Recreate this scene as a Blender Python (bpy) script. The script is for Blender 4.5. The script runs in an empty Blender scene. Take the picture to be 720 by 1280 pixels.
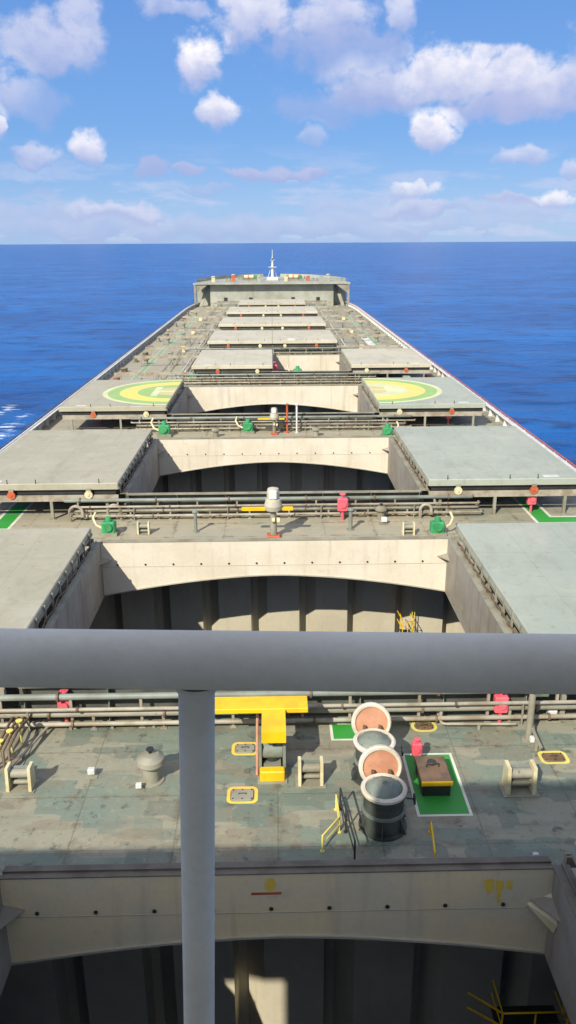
import bpy, bmesh, math, random
from mathutils import Vector, Matrix
random.seed(7)
C = bpy.context.scene.collection
SC = bpy.context.scene
PI = math.pi

# ------------------------------------------------------------------ camera
CAMZ = 16.9
FPX = 1000.0
PITCH, YAW, ROLL = math.radians(18.62), math.radians(1.03), math.radians(0.32)
fwd = Vector((math.sin(YAW)*math.cos(PITCH), math.cos(YAW)*math.cos(PITCH), -math.sin(PITCH)))
r0 = Vector((math.cos(YAW), -math.sin(YAW), 0)); u0 = r0.cross(fwd)
rgt = r0*math.cos(ROLL) - u0*math.sin(ROLL); upv = u0*math.cos(ROLL) + r0*math.sin(ROLL)
EYE = Vector((0, 0, CAMZ))
cd = bpy.data.cameras.new('camera'); cam = bpy.data.objects.new('camera', cd); C.objects.link(cam)
M = Matrix.Identity(4)
for i in range(3):
    M[i][0] = rgt[i]; M[i][1] = upv[i]; M[i][2] = -fwd[i]; M[i][3] = EYE[i]
cam.matrix_world = M
cd.sensor_fit = 'VERTICAL'; cd.sensor_height = 24; cd.lens = 24*FPX/1280.0
cd.clip_start = 0.05; cd.clip_end = 120000
SC.camera = cam

def ray(px, py):
    return (fwd*FPX + rgt*(px-360) - upv*(py-640)).normalized()
def at(px, py, z=0.0):
    """the point of the real deck (height z) that the photograph shows at this place"""
    d = ray(px, py); t = (z-CAMZ)/d.z
    return EYE + d*t

# ------------------------------------------------------------------ materials
def srgb(r, g, b):
    f = lambda c: (c/255/12.92) if c/255 <= 0.04045 else ((c/255+0.055)/1.055)**2.4
    return (f(r), f(g), f(b), 1)
class NT:
    def __init__(s, nt): s.nt = nt
    def n(s, t, **kw):
        o = s.nt.nodes.new(t)
        for k, v in kw.items(): setattr(o, k, v)
        return o
    def l(s, a, b): s.nt.links.new(a, b)
    def val(s, x, sock):
        if hasattr(x, 'node'): s.l(x, sock)
        else: sock.default_value = x
    def math(s, op, a, b=0.0, c=None, clamp=False):
        o = s.n('ShaderNodeMath', operation=op, use_clamp=clamp)
        s.val(a, o.inputs[0]); s.val(b, o.inputs[1])
        if c is not None: s.val(c, o.inputs[2])
        return o.outputs[0]
    def ramp(s, x, a, b, c=0.0, d=1.0):
        o = s.n('ShaderNodeMapRange', interpolation_type='SMOOTHSTEP')
        s.val(x, o.inputs['Value']); o.inputs['From Min'].default_value = a; o.inputs['From Max'].default_value = b
        o.inputs['To Min'].default_value = c; o.inputs['To Max'].default_value = d
        return o.outputs[0]
    def mix(s, f, a, b):
        o = s.n('ShaderNodeMix', data_type='RGBA')
        s.val(f, o.inputs[0]); s.val(a, o.inputs[6]); s.val(b, o.inputs[7])
        return o.outputs[2]
    def noise(s, vec, scale, detail=4, rough=0.55, dist=0.0):
        o = s.n('ShaderNodeTexNoise'); s.l(vec, o.inputs['Vector'])
        o.inputs['Scale'].default_value = scale; o.inputs['Detail'].default_value = detail
        o.inputs['Roughness'].default_value = rough; o.inputs['Distortion'].default_value = dist
        return o.outputs['Fac']
    def scale(s, vec, x, y, z, off=(0, 0, 0)):
        o = s.n('ShaderNodeMapping'); s.l(vec, o.inputs['Vector'])
        o.inputs['Scale'].default_value = (x, y, z); o.inputs['Location'].default_value = off
        return o.outputs[0]
def newmat(name):
    m = bpy.data.materials.new(name); m.use_nodes = True
    nt = m.node_tree; nt.nodes.clear(); t = NT(nt)
    out = t.n('ShaderNodeOutputMaterial'); b = t.n('ShaderNodeBsdfPrincipled'); t.l(b.outputs[0], out.inputs['Surface'])
    return m, t, b
def pos(t): return t.n('ShaderNodeNewGeometry').outputs['Position']

def paint(name, col, col2=None, rust=0.15, rough=0.55, scale=1.0, bump=0.15, streak=0.0):
    m, t, b = newmat(name); P = pos(t)
    col2 = col2 or tuple(c*0.78 for c in col[:3])+(1,)
    n1 = t.noise(P, 0.55*scale, 6, 0.6)
    c = t.mix(t.ramp(n1, 0.38, 0.66), col, col2)
    if streak > 0:
        sv = t.scale(P, 3.0, 3.0, 0.25)
        c = t.mix(t.math('MULTIPLY', t.ramp(t.noise(sv, 1.2*scale, 4), 0.52, 0.75), streak), c, srgb(112, 82, 52))
    if rust > 0:
        n2 = t.noise(t.scale(P, 1, 1, 1, (31, 7, 3)), 2.3*scale, 8, 0.7)
        c = t.mix(t.math('MULTIPLY', t.ramp(n2, 0.60, 0.72), min(1, rust*3)), c, srgb(104, 70, 46))
    n3 = t.noise(P, 9*scale, 3)
    c = t.mix(t.math('MULTIPLY', t.ramp(n3, 0.4, 0.75), 0.10), c, tuple(x*0.45 for x in col[:3])+(1,))
    t.l(c, b.inputs['Base Color']); b.inputs['Roughness'].default_value = rough
    if bump:
        bp = t.n('ShaderNodeBump'); bp.inputs['Strength'].default_value = bump; bp.inputs['Distance'].default_value = 0.03
        t.l(t.noise(P, 5*scale, 5), bp.inputs['Height']); t.l(bp.outputs[0], b.inputs['Normal'])
    return m

def deck_material():
    m, t, b = newmat('deck_paint'); P = pos(t)
    tan, grn, brn, drk = srgb(146, 140, 116), srgb(118, 130, 114), srgb(130, 120, 98), srgb(72, 76, 68)
    ly_ = t.n('ShaderNodeSeparateXYZ'); t.l(P, ly_.inputs[0])
    fore = t.ramp(t.math('ADD', ly_.outputs[1], t.math('MULTIPLY', t.noise(P, .3, 4), 6)), 28, 48)
    # square edged repaint patches: coverage decided per cell of stretched voronoi cells
    def cells(sx, sy, seed, thr):
        v = t.n('ShaderNodeTexVoronoi', distance='CHEBYCHEV'); w = t.n('ShaderNodeVectorMath', operation='ADD')
        wn = t.n('ShaderNodeTexNoise'); t.l(P, wn.inputs['Vector']); wn.inputs['Scale'].default_value = 3.5
        k = t.n('ShaderNodeVectorMath', operation='SCALE'); t.l(wn.outputs['Color'], k.inputs[0]); k.inputs['Scale'].default_value = 0.05
        t.l(P, w.inputs[0]); t.l(k.outputs[0], w.inputs[1])
        t.l(t.scale(w.outputs[0], sx, sy, 0.0, (seed, seed*1.7, 0)), v.inputs['Vector']); v.inputs['Scale'].default_value = 1; v.inputs['Randomness'].default_value = 0.8
        sep = t.n('ShaderNodeSeparateColor'); t.l(v.outputs['Color'], sep.inputs[0])
        return t.ramp(sep.outputs[0], thr-0.01, thr+0.01)
    c = t.mix(t.ramp(t.noise(P, 0.16, 5), 0.36, 0.52), tan, grn)
    c = t.mix(t.math('MULTIPLY', cells(0.45, 0.8, 3, 0.62), 0.55), c, grn)
    c = t.mix(t.math('MULTIPLY', cells(0.5, 1.1, 11, 0.66), 0.6), c, srgb(158, 150, 126))
    c = t.mix(t.math('MULTIPLY', cells(0.9, 1.5, 23, 0.80), 0.6), c, srgb(98, 110, 98))
    c = t.mix(t.math('MULTIPLY', cells(0.6, 1.9, 41, 0.84), 0.5), c, brn)
    c = t.mix(t.math('MULTIPLY', t.ramp(t.noise(P, 0.9, 8, 0.7), 0.5, 0.68), 0.45), c, brn)
    c = t.mix(t.math('MULTIPLY', t.ramp(t.noise(t.scale(P, 1, 1, 1, (9, 4, 0)), 1.4, 9, 0.74), 0.55, 0.66), 0.8), c, drk)
    c = t.mix(t.math('MULTIPLY', t.ramp(t.noise(P, 5, 6, 0.75), 0.57, 0.68), 0.65), c, srgb(92, 66, 48))
    c = t.mix(t.math('MULTIPLY', t.ramp(t.noise(t.scale(P, 0.5, 2.2, 1, (2, 8, 0)), 0.8, 8, 0.65), 0.52, 0.64), 0.35), c, srgb(112, 112, 98))
    c = t.mix(t.math('MULTIPLY', t.ramp(t.noise(t.scale(P, 1, 1, 1, (5, 1, 0)), 3.2, 9, 0.75), 0.55, 0.66), 0.30), c, srgb(176, 170, 148))
    c = t.mix(t.math('MULTIPLY', fore, t.ramp(ly_.outputs[0], 14, 9, .38, .62)), c, srgb(178, 168, 142))
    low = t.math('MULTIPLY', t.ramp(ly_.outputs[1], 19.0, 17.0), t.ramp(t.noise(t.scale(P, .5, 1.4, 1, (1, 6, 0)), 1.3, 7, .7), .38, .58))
    c = t.mix(t.math('MULTIPLY', low, .6), c, srgb(70, 66, 56))  # stains thicken towards the near coaming, painting in some of the shadow band
    # weld seams every few metres
    w = t.n('ShaderNodeSeparateXYZ'); t.l(P, w.inputs[0])
    fx = t.math('ABSOLUTE', t.math('SUBTRACT', t.math('FRACT', t.math('DIVIDE', w.outputs[0], 3.1)), 0.5))
    fy = t.math('ABSOLUTE', t.math('SUBTRACT', t.math('FRACT', t.math('DIVIDE', w.outputs[1], 2.4)), 0.5))
    near_seam = t.math('MAXIMUM', t.ramp(fx, 0.40, 0.5), t.ramp(fy, 0.40, 0.5))
    c = t.mix(t.math('MULTIPLY', t.math('MULTIPLY', near_seam, t.ramp(t.noise(P, 1.7, 7, .7), .48, .62)), .6), c, srgb(96, 82, 62))
    seam = t.math('MAXIMUM', t.ramp(fx, 0.488, 0.497), t.ramp(fy, 0.485, 0.496))
    c = t.mix(t.math('MULTIPLY', seam, 0.35), c, srgb(82, 76, 62))
    t.l(c, b.inputs['Base Color'])
    t.l(t.ramp(t.noise(P, 0.8, 4), 0.3, 0.7, 0.45, 0.8), b.inputs['Roughness'])
    bp = t.n('ShaderNodeBump'); bp.inputs['Strength'].default_value = 0.35; bp.inputs['Distance'].default_value = 0.03
    hgt = t.math('ADD', t.noise(P, 3, 6), t.math('MULTIPLY', seam, 0.4))
    t.l(hgt, bp.inputs['Height']); t.l(bp.outputs[0], b.inputs['Normal'])
    return m

def sea_material():
    m, t, b = newmat('sea_water'); P = pos(t)
    A = t.scale(P, 1, 1.7, 1)
    big = t.noise(A, 0.012, 5, 0.6); mid = t.noise(A, 0.07, 6, 0.65, 0.4); sm = t.noise(A, 0.45, 5, 0.6)
    h = t.math('ADD', t.math('ADD', t.math('MULTIPLY', big, 5.0), t.math('MULTIPLY', mid, 2.6)), t.math('MULTIPLY', sm, 0.55))
    bp = t.n('ShaderNodeBump'); bp.inputs['Strength'].default_value = 0.75; bp.inputs['Distance'].default_value = 1.0
    t.l(h, bp.inputs['Height']); t.l(bp.outputs[0], b.inputs['Normal'])
    c = t.mix(t.ramp(big, 0.35, 0.65), SEA1, SEA2)
    c = t.mix(t.math('MULTIPLY', t.ramp(mid, 0.48, 0.66), 0.75), c, SEA3)
    # breaking crests: rare in the open, gathered where the bow wave runs off along the port side
    fo = t.noise(t.scale(P, 1.0, 0.35, 1, (3, 5, 0)), 0.13, 9, 0.75)
    sx = t.n('ShaderNodeSeparateXYZ'); t.l(P, sx.inputs[0])
    side = t.math('MULTIPLY', t.ramp(sx.outputs[0], -75, -38), t.ramp(sx.outputs[0], -22, -30))
    side2 = t.math('MULTIPLY', t.ramp(sx.outputs[1], 20, 60), t.ramp(sx.outputs[1], 170, 90))
    thr = t.math('SUBTRACT', fo, t.math('SUBTRACT', 0.745, t.math('MULTIPLY', t.math('MULTIPLY', side, side2), 0.145)))
    foam = t.ramp(thr, 0.0, 0.05)
    for (px, py, rad, st) in ((8, 512, 4.5, 2.6), (12, 533, 5.5, 2.2), (0, 545, 5.0, 2.4), (30, 520, 3.0, 3.0)):
        fp = at(px, py, -12.0)
        dv = t.n('ShaderNodeVectorMath', operation='SUBTRACT'); t.l(P, dv.inputs[0]); dv.inputs[1].default_value = fp
        dm = t.n('ShaderNodeVectorMath', operation='MULTIPLY'); t.l(dv.outputs[0], dm.inputs[0]); dm.inputs[1].default_value = (1/rad, 1/(rad*st), 0)
        dl = t.n('ShaderNodeVectorMath', operation='LENGTH'); t.l(dm.outputs[0], dl.inputs[0])
        crest = t.ramp(t.math('ADD', t.math('SUBTRACT', 1.0, dl.outputs['Value']), t.math('MULTIPLY', t.math('SUBTRACT', t.noise(t.scale(P, .5, 1.6, 1), .5, 7, .7), .5), 3.2)), .75, 1.2)
        foam = t.math('MAXIMUM', foam, crest)
    c = t.mix(t.math('MULTIPLY', foam, 0.85), c, srgb(225, 235, 240))
    t.l(c, b.inputs['Base Color'])
    t.l(t.ramp(foam, 0, 1, 0.22, 0.8), b.inputs['Roughness'])
    b.inputs['IOR'].default_value = 1.33; b.inputs['Specular IOR Level'].default_value = 0.10
    return m
SEA1, SEA2, SEA3 = (0.0004, 0.074, 0.29, 1), (0.0008, 0.12, 0.41, 1), (0.0002, 0.028, 0.14, 1)

M_deck = deck_material()
M_sea = sea_material()


def cover_paint(name, col, col2):
    m = paint(name, col, col2, rust=0.06, rough=0.6, scale=0.35, bump=0.05)
    t = NT(m.node_tree); b = [n for n in m.node_tree.nodes if n.type == 'BSDF_PRINCIPLED'][0]; P = pos(t)
    c = b.inputs['Base Color'].links[0].from_socket
    w = t.n('ShaderNodeSeparateXYZ'); t.l(P, w.inputs[0])
    fx = t.math('ABSOLUTE', t.math('SUBTRACT', t.math('FRACT', t.math('DIVIDE', w.outputs[0], 2.45)), 0.5))
    fy = t.math('ABSOLUTE', t.math('SUBTRACT', t.math('FRACT', t.math('DIVIDE', w.outputs[1], 5.2)), 0.5))
    sm = t.math('MAXIMUM', t.ramp(fx, 0.488, 0.497), t.ramp(fy, 0.494, 0.498))
    c = t.mix(t.math('MULTIPLY', sm, .28), c, srgb(110, 104, 86))
    c = t.mix(t.math('MULTIPLY', t.ramp(t.noise(t.scale(P, 1, .35, 1, (3, 9, 1)), .9, 8, .65), .5, .68), .28), c, srgb(134, 128, 106))
    c = t.mix(t.math('MULTIPLY', t.ramp(t.noise(P, 2.6, 9, .75), .56, .68), .45), c, srgb(120, 98, 72))
    c = t.mix(t.math('MULTIPLY', t.ramp(t.noise(t.scale(P, 1, 1, 1, (7, 2, 1)), .5, 5, .6), .5, .7), .35), c, srgb(186, 182, 164))
    t.l(c, b.inputs['Base Color']); return m
M_coam = paint('coaming_paint', srgb(222, 214, 192), srgb(212, 202, 178), rust=0.06, rough=0.6, scale=0.6, bump=0.08, streak=0.22)
M_cover = cover_paint('hatch_cover_paint', srgb(172, 167, 144), srgb(162, 159, 136))
M_cover_s = cover_paint('hatch_cover_paint_cool', srgb(166, 172, 156), srgb(156, 164, 150))
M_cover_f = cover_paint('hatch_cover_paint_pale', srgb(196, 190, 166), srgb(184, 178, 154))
M_coamf = paint('coaming_paint_fresh', srgb(234, 216, 172), srgb(218, 208, 178), rust=0.05, rough=0.6, scale=0.6, bump=0.08, streak=0.18)
M_lip = paint('coaming_lip_paint', srgb(186, 180, 160), rust=0.1)
M_steel = paint('deck_steel_paint', srgb(150, 148, 130), srgb(128, 122, 102), rust=0.3, rough=0.6, scale=1.5)
M_steel2 = paint('green_grey_steel', srgb(134, 142, 132), srgb(116, 120, 108), rust=0.2, scale=1.5)
M_pipe = paint('pipe_paint', srgb(168, 162, 144), srgb(140, 128, 106), rust=0.25, scale=2)
M_dark = paint('dark_steel', srgb(52, 54, 52), srgb(40, 40, 38), rust=0.15, scale=2)
M_rusty = paint('rusty_steel', srgb(120, 96, 72), srgb(88, 74, 60), rust=0.5, scale=3)
M_yel = paint('yellow_paint', srgb(240, 196, 20), srgb(226, 178, 24), rust=0.06, rough=0.45, scale=2, bump=0.04)
M_wyel = paint('worn_yellow_paint', srgb(238, 204, 84), srgb(222, 186, 80), rust=0.12, rough=0.6, scale=3)
M_pyel = paint('pale_yellow_paint', srgb(226, 214, 112), srgb(210, 194, 94), rust=0.1, scale=2)
M_cream = paint('cream_paint', srgb(216, 208, 168), srgb(196, 184, 140), rust=0.1, scale=3)
M_white = paint('white_paint', srgb(214, 216, 210), srgb(196, 196, 186), rust=0.06, scale=2)
M_green = paint('green_gear_paint', srgb(62, 156, 96), srgb(48, 130, 80), rust=0.08, scale=3)
M_gpaint = paint('green_walkway_paint', srgb(52, 150, 50), srgb(62, 150, 66), rust=0.04, scale=2, bump=0.03)
M_wpaint = paint('white_line_paint', srgb(222, 222, 206), srgb(200, 200, 180), rust=0.05, scale=2, bump=0.03)
M_red = paint('red_hydrant_paint', srgb(232, 104, 114), srgb(216, 88, 100), rust=0.03, scale=3, rough=0.4)
M_orange = paint('orange_primer', srgb(198, 96, 58), srgb(170, 84, 52), rust=0.25, scale=3)
M_salmon = paint('salmon_primer', srgb(196, 144, 112), srgb(176, 124, 94), rust=0.2, scale=2.5)
M_vshade = paint('vent_trunk_shade_paint', srgb(74, 80, 72), srgb(50, 54, 50), rust=0.35, scale=2.5)  # trunk colour darkened for the shade on its near face
M_wworn = paint('worn_white_paint', srgb(216, 208, 190), srgb(196, 186, 160), rust=0.35, scale=2.5)
M_vent = paint('vent_green_grey', srgb(126, 134, 120), srgb(104, 112, 102), rust=0.2, scale=3)
M_hold = paint('hold_paint', srgb(196, 188, 162), srgb(184, 176, 150), rust=0.04, rough=0.8, scale=0.5, streak=0.14)
M_hold_shade = paint('hold_shade_paint', srgb(36, 40, 42), srgb(28, 30, 32), rust=0.3, rough=0.85, scale=0.6)  # near-black floor and sides hold down bounce, shade put into the colour
M_mark_y = paint('helipad_yellow_paint', srgb(228, 212, 100), srgb(220, 206, 118), rust=0.04, scale=1, bump=0.02)
M_mark_o = paint('helipad_faded_orange_paint', srgb(206, 192, 128), srgb(200, 190, 136), rust=0.05, scale=1, bump=0.02)
M_mark_g = paint('helipad_green_paint', srgb(156, 190, 108), srgb(150, 180, 112), rust=0.04, scale=1, bump=0.02)
M_mark_c = paint('helipad_cream_paint', srgb(216, 218, 168), srgb(204, 206, 156), rust=0.04, scale=1, bump=0.02)
M_hull = paint('hull_paint', srgb(30, 36, 44), srgb(40, 38, 40), rust=0.25, scale=0.3)
M_bulw = paint('bulwark_paint', srgb(222, 224, 222), srgb(206, 206, 198), rust=0.06, scale=0.8)
M_rail = paint('rail_grey_paint', srgb(236, 228, 208), srgb(222, 214, 194), rust=0.02, rough=0.6, scale=9, bump=0.05)
M_acc = paint('accommodation_white', srgb(234, 230, 216), srgb(226, 222, 206), rust=0.04, scale=0.5)
def glass_mat():
    m, t, b = newmat('window_glass'); b.inputs['Base Color'].default_value = (0.02, 0.03, 0.04, 1); b.inputs['Roughness'].default_value = 0.05
    return m
M_glass = glass_mat()
M_flange = paint('worn_flange_paint', srgb(112, 104, 88), srgb(92, 84, 70), rust=0.4, scale=2)
M_gear2 = paint('faded_green_paint', srgb(126, 164, 116), srgb(140, 160, 124), rust=0.15, scale=2)
M_side_shade = paint('coaming_side_shade_paint', srgb(158, 152, 138), srgb(140, 132, 116), rust=0.2, rough=0.7, scale=0.8, streak=0.4)  # port inner face's shade put into the colour of both side plates
M_outer_shade = paint('coaming_outer_shade_paint', srgb(96, 100, 92), srgb(72, 74, 68), rust=0.3, scale=1.2)

# ------------------------------------------------------------------ mesh helper
class MB:
    def __init__(s): s.v = []; s.f = []; s.sm = []
    def add(s, vs, fs, smooth=False):
        o = len(s.v); s.v += [tuple(v) for v in vs]
        for f in fs: s.f.append([o+i for i in f]); s.sm.append(smooth)
        return s
    def box(s, x0, x1, y0, y1, z0, z1, rot=0, bev=0.0):
        cx, cy = (x0+x1)/2, (y0+y1)/2; hx, hy = abs(x1-x0)/2, abs(y1-y0)/2
        z0, z1 = min(z0, z1), max(z0, z1)
        b = min(bev, hx*.45, hy*.45, (z1-z0)*.45)
        c, sn = math.cos(rot), math.sin(rot)
        R = lambda x, y, z: (cx+x*c-y*sn, cy+x*sn+y*c, z)
        def ring(ix, iy, z):
            if b <= 0: return [R(-ix, -iy, z), R(ix, -iy, z), R(ix, iy, z), R(-ix, iy, z)]
            return [R(-ix+b, -iy, z), R(ix-b, -iy, z), R(ix, -iy+b, z), R(ix, iy-b, z), R(ix-b, iy, z), R(-ix+b, iy, z), R(-ix, iy-b, z), R(-ix, -iy+b, z)]
        if b <= 0: rs = [ring(hx, hy, z0), ring(hx, hy, z1)]
        else:
            rs = [ring(hx, hy, z0), ring(hx, hy, z1-b)]
            t = ring(hx, hy, z1)
            rs.append([(p[0]+(cx-p[0])*b/max(hx, b)*0.9, p[1]+(cy-p[1])*b/max(hy, b)*0.9, z1) for p in t])
        n = len(rs[0]); vs = [p for r in rs for p in r]; fs = [list(range(n))[::-1], [len(vs)-n+i for i in range(n)]]
        for k in range(len(rs)-1):
            for i in range(n): fs.append([k*n+i, k*n+(i+1) % n, (k+1)*n+(i+1) % n, (k+1)*n+i])
        return s.add(vs, fs)
    def tube(s, pts, r, n=10, r1=None, caps=True):
        pts = [Vector(p) for p in pts]; N = len(pts); rings = []
        up = Vector((0, 0, 1)); prev = None
        for i, p in enumerate(pts):
            d = (pts[min(i+1, N-1)]-pts[max(i-1, 0)]).normalized()
            a = d.cross(up) if prev is None else prev-d*prev.dot(d)
            if a.length < 1e-4: a = d.cross(Vector((0, 1, 0)))
            a.normalize(); prev = a; b = d.cross(a)
            rr = r if r1 is None else r+(r1-r)*i/(N-1)
            rings.append([p+(a*math.cos(2*PI*k/n)+b*math.sin(2*PI*k/n))*rr for k in range(n)])
        vs = [q for R in rings for q in R]
        s.add(vs, [[i*n+k, i*n+(k+1) % n, (i+1)*n+(k+1) % n, (i+1)*n+k] for i in range(N-1) for k in range(n)], True)
        if caps: s.add(rings[0], [list(range(n))]); s.add(rings[-1], [list(range(n))[::-1]])
        return s
    def lathe(s, c, prof, n=24, axis=Vector((0, 0, 1)), smooth=True):
        axis = axis.normalized(); a = axis.cross(Vector((0, 1, 0.01)));
        if a.length < 1e-3: a = axis.cross(Vector((1, 0, 0)))
        a.normalize(); b = axis.cross(a); c = Vector(c)
        for (ra, za), (rb, zb) in zip(prof[:-1], prof[1:]):
            vs = [c+axis*za+(a*math.cos(2*PI*k/n)+b*math.sin(2*PI*k/n))*ra for k in range(n)]
            vs += [c+axis*zb+(a*math.cos(2*PI*k/n)+b*math.sin(2*PI*k/n))*rb for k in range(n)]
            s.add(vs, [[k, (k+1) % n, n+(k+1) % n, n+k] for k in range(n)], smooth)
        return s
    def poly(s, pts): return s.add(pts, [list(range(len(pts)))])
    def prism(s, pts, d):
        d = Vector(d); n = len(pts); a = [Vector(p) for p in pts]; b = [p+d for p in a]
        return s.add(a+b, [list(range(n))[::-1], list(range(n, 2*n))]+[[i, (i+1) % n, n+(i+1) % n, n+i] for i in range(n)])
    def build(s, name, mat, parent=None):
        me = bpy.data.meshes.new(name); me.from_pydata(s.v, [], s.f)
        me.polygons.foreach_set('use_smooth', s.sm); me.materials.append(mat)
        bm = bmesh.new(); bm.from_mesh(me); bmesh.ops.recalc_face_normals(bm, faces=bm.faces); bm.to_mesh(me); bm.free()
        o = bpy.data.objects.new(name, me); C.objects.link(o)
        if parent: o.parent = parent
        return o
def tag(o, label=None, cat=None, group=None, kind=None):
    if label: o['label'] = label
    if cat: o['category'] = cat
    if group: o['group'] = group
    if kind: o['kind'] = kind
    return o
def thing(name, loc, label, cat, group=None, rz=0):
    o = bpy.data.objects.new(name, None); C.objects.link(o); o.location = loc; o.rotation_euler = (0, 0, rz)
    o.empty_display_size = 0.2
    return tag(o, label, cat, group)
def kids(o): return [c for c in bpy.data.objects if c.parent == o]
KID = {}
def repeat(mb, name, mat, parent, places):
    first = None
    for p in places:
        if first is None: o = first = mb.build(name, mat, parent)
        else: o = first.copy(); C.objects.link(o); o.parent = parent
        o.location = p
def copy_tree(o, loc, label, rz=None, group=None):
    if o.name not in KID:
        KID[o.name] = [(c, kids(c)) for c in kids(o)]
    r = o.copy(); C.objects.link(r); r.location = loc; r['label'] = label
    if group: r['group'] = group
    if rz is not None: r.rotation_euler = (0, 0, rz)
    for c, gs in KID[o.name]:
        k = c.copy(); C.objects.link(k); k.parent = r
        for g in gs:
            q = g.copy(); C.objects.link(q); q.parent = k
    return r

# ------------------------------------------------------------------ layout of the ship (metres; y forward, x starboard)
#        near   far    half width
H = [dict(n=3.2, f=16.5, w=7.13), dict(n=26.2, f=40.7, w=9.45), dict(n=49.7, f=64.7, w=9.55), dict(n=75.0, f=90.0, w=9.6),
     dict(n=101.0, f=116.0, w=9.6), dict(n=127.0, f=142.0, w=9.6), dict(n=154.0, f=169.0, w=9.6), dict(n=182.0, f=197.0, w=9.6), dict(n=208.5, f=222.5, w=8.0)]
HN = ['open hold at the bottom of the picture', 'open hold just beyond the grey rail', 'third open hold', 'open hold between the helipad covers',
      'half open hold with its starboard cover rolled aside', 'closed hatch just beyond the half open hold', 'closed hatch third from the bow', 'closed hatch second from the bow', 'closed hatch nearest the bow']
CT = 1.54        # coaming top
def half(y):
    if y < 205: return 22.5
    t = min(1, (y-205)/66.0); return max(0.0, 22.5*(1-t**2.6)**0.5)

# ---- sea
def ring_disc(R0, R1, n, z, mat, name):
    b = MB(); rr = [0]; r = R0
    while r < R1: rr.append(r); r *= 1.8
    rr.append(R1); vs = [(0, 0, z)]; fs = []
    for r in rr[1:]: vs += [(r*math.cos(2*PI*k/n), r*math.sin(2*PI*k/n), z) for k in range(n)]
    for k in range(n): fs.append([0, 1+k, 1+(k+1) % n])
    for j in range(len(rr)-2):
        for k in range(n): fs.append([1+j*n+k, 1+j*n+(k+1) % n, 1+(j+1)*n+(k+1) % n, 1+(j+1)*n+k])
    b.add(vs, fs); return b.build(name, mat)
tag(ring_disc(200, 60000, 96, -12, M_sea, 'sea'), 'deep blue rippled open sea around the ship', None, None, 'structure')

# ---- main deck with hatch openings
xs = [-1, -.8, -.6]; 
def deck():
    b = MB(); ys = sorted(set([-45.0, -20, -5]+[h['n'] for h in H]+[h['f'] for h in H]+[205+k*3 for k in range(12)]+[238.0]))
    for y0, y1 in zip(ys[:-1], ys[1:]):
        hole = [h for h in H if abs(h['n']-y0) < .01 or (h['n'] < y0+.01 and h['f'] > y1-.01)]
        a0, a1 = half(y0), half(y1)
        if hole:
            w = hole[0]['w']
            for sgn in (-1, 1):
                b.add([(sgn*w, y0, 0), (sgn*a0, y0, 0), (sgn*a1, y1, 0), (sgn*w, y1, 0)], [[0, 1, 2, 3]])
        else: b.add([(-a0, y0, 0), (a0, y0, 0), (a1, y1, 0), (-a1, y1, 0)], [[0, 1, 2, 3]])
    return b.build('deck', M_deck)
tag(deck(), 'patchy tan and grey green painted main deck', None, None, 'structure')

# ---- hull and bulwarks
hull = thing('ship_hull', (0, 0, 0), 'dark steel ship hull under the deck reaching down to the sea', 'ship hull')
b = MB(); yy = [-45+12.5*k for k in range(20)]+[205+k*3 for k in range(23)]+[271]
for s in (-1, 1):
    vs = []
    for y in yy: vs += [(s*half(y), y, -0.01 if y < 236 else 6.3), (s*half(y)*(1 if y < 236 else .93), y-(0 if y < 236 else 2), -8), (s*half(y)*(1 if y < 200 else .85), y-(0 if y < 236 else 3), -14)]
    b.add(vs, [[i*3+k, (i+1)*3+k, (i+1)*3+k+1, i*3+k+1] for i in range(len(yy)-1) for k in (0, 1)])
b.add([(-22.5, -45, -0.01), (22.5, -45, -0.01), (22.5, -45, -14), (-22.5, -45, -14)], [[0, 1, 2, 3]])
b.build('hull_plating', M_hull, hull)
for s, nm in ((-1, 'port'), (1, 'starboard')):
    bw = thing('bulwark', (0, 0, 0), 'long pale bulwark with stays along the %s edge of the deck' % nm, 'bulwark', 'bulwarks along the deck edges')
    b = MB(); r = MB(); ly = [-2+8*k for k in range(26)]+[206+3*k for k in range(11)]
    vs = []
    for y in ly:
        x = s*(half(y)-0.05); vs += [(x, y, 0.004), (x-s*.04, y, .82), (x-s*.1, y, .82), (x-s*.06, y, 0.004)]
    b.add(vs, [[i*4+k, (i+1)*4+k, (i+1)*4+(k+1) % 4, i*4+(k+1) % 4] for i in range(len(ly)-1) for k in range(4)])
    b.build('bulwark_plate', M_bulw, bw)
    c = MB(); vs = []
    for y in ly:
        x = s*(half(y)-0.02); vs += [(x, y, .822), (x-s*.52, y, .822), (x-s*.52, y, .862), (x, y, .862)]
    c.add(vs, [[i*4+k, (i+1)*4+k, (i+1)*4+(k+1) % 4, i*4+(k+1) % 4] for i in range(len(ly)-1) for k in range(4)]); c.build('cap_rail', M_white, bw)
    r.tube([(s*(half(y)-0.12), y, 1.05) for y in ly], 0.055, 8); r.build('top_rail', M_orange if s > 0 else M_rusty, bw)
    st = None
    for k in range(88):
        y = 0.5+2.65*k; x = half(y)-0.16
        if st is None:
            q = MB(); q.prism([(0, 0, 0.004), (-s*.42, 0, 0.004), (-s*.3, 0, .8), (0, 0, .8)], (0, 0.05, 0)); q.tube([(0.04*s, .02, .862), (0.04*s, .02, 1.05)], .03, 6)
            st = q.build('stay', M_bulw, bw); st.location = (s*x, y, 0)
        else:
            o = st.copy(); C.objects.link(o); o.location = (s*x, y, 0); o.parent = bw

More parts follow.
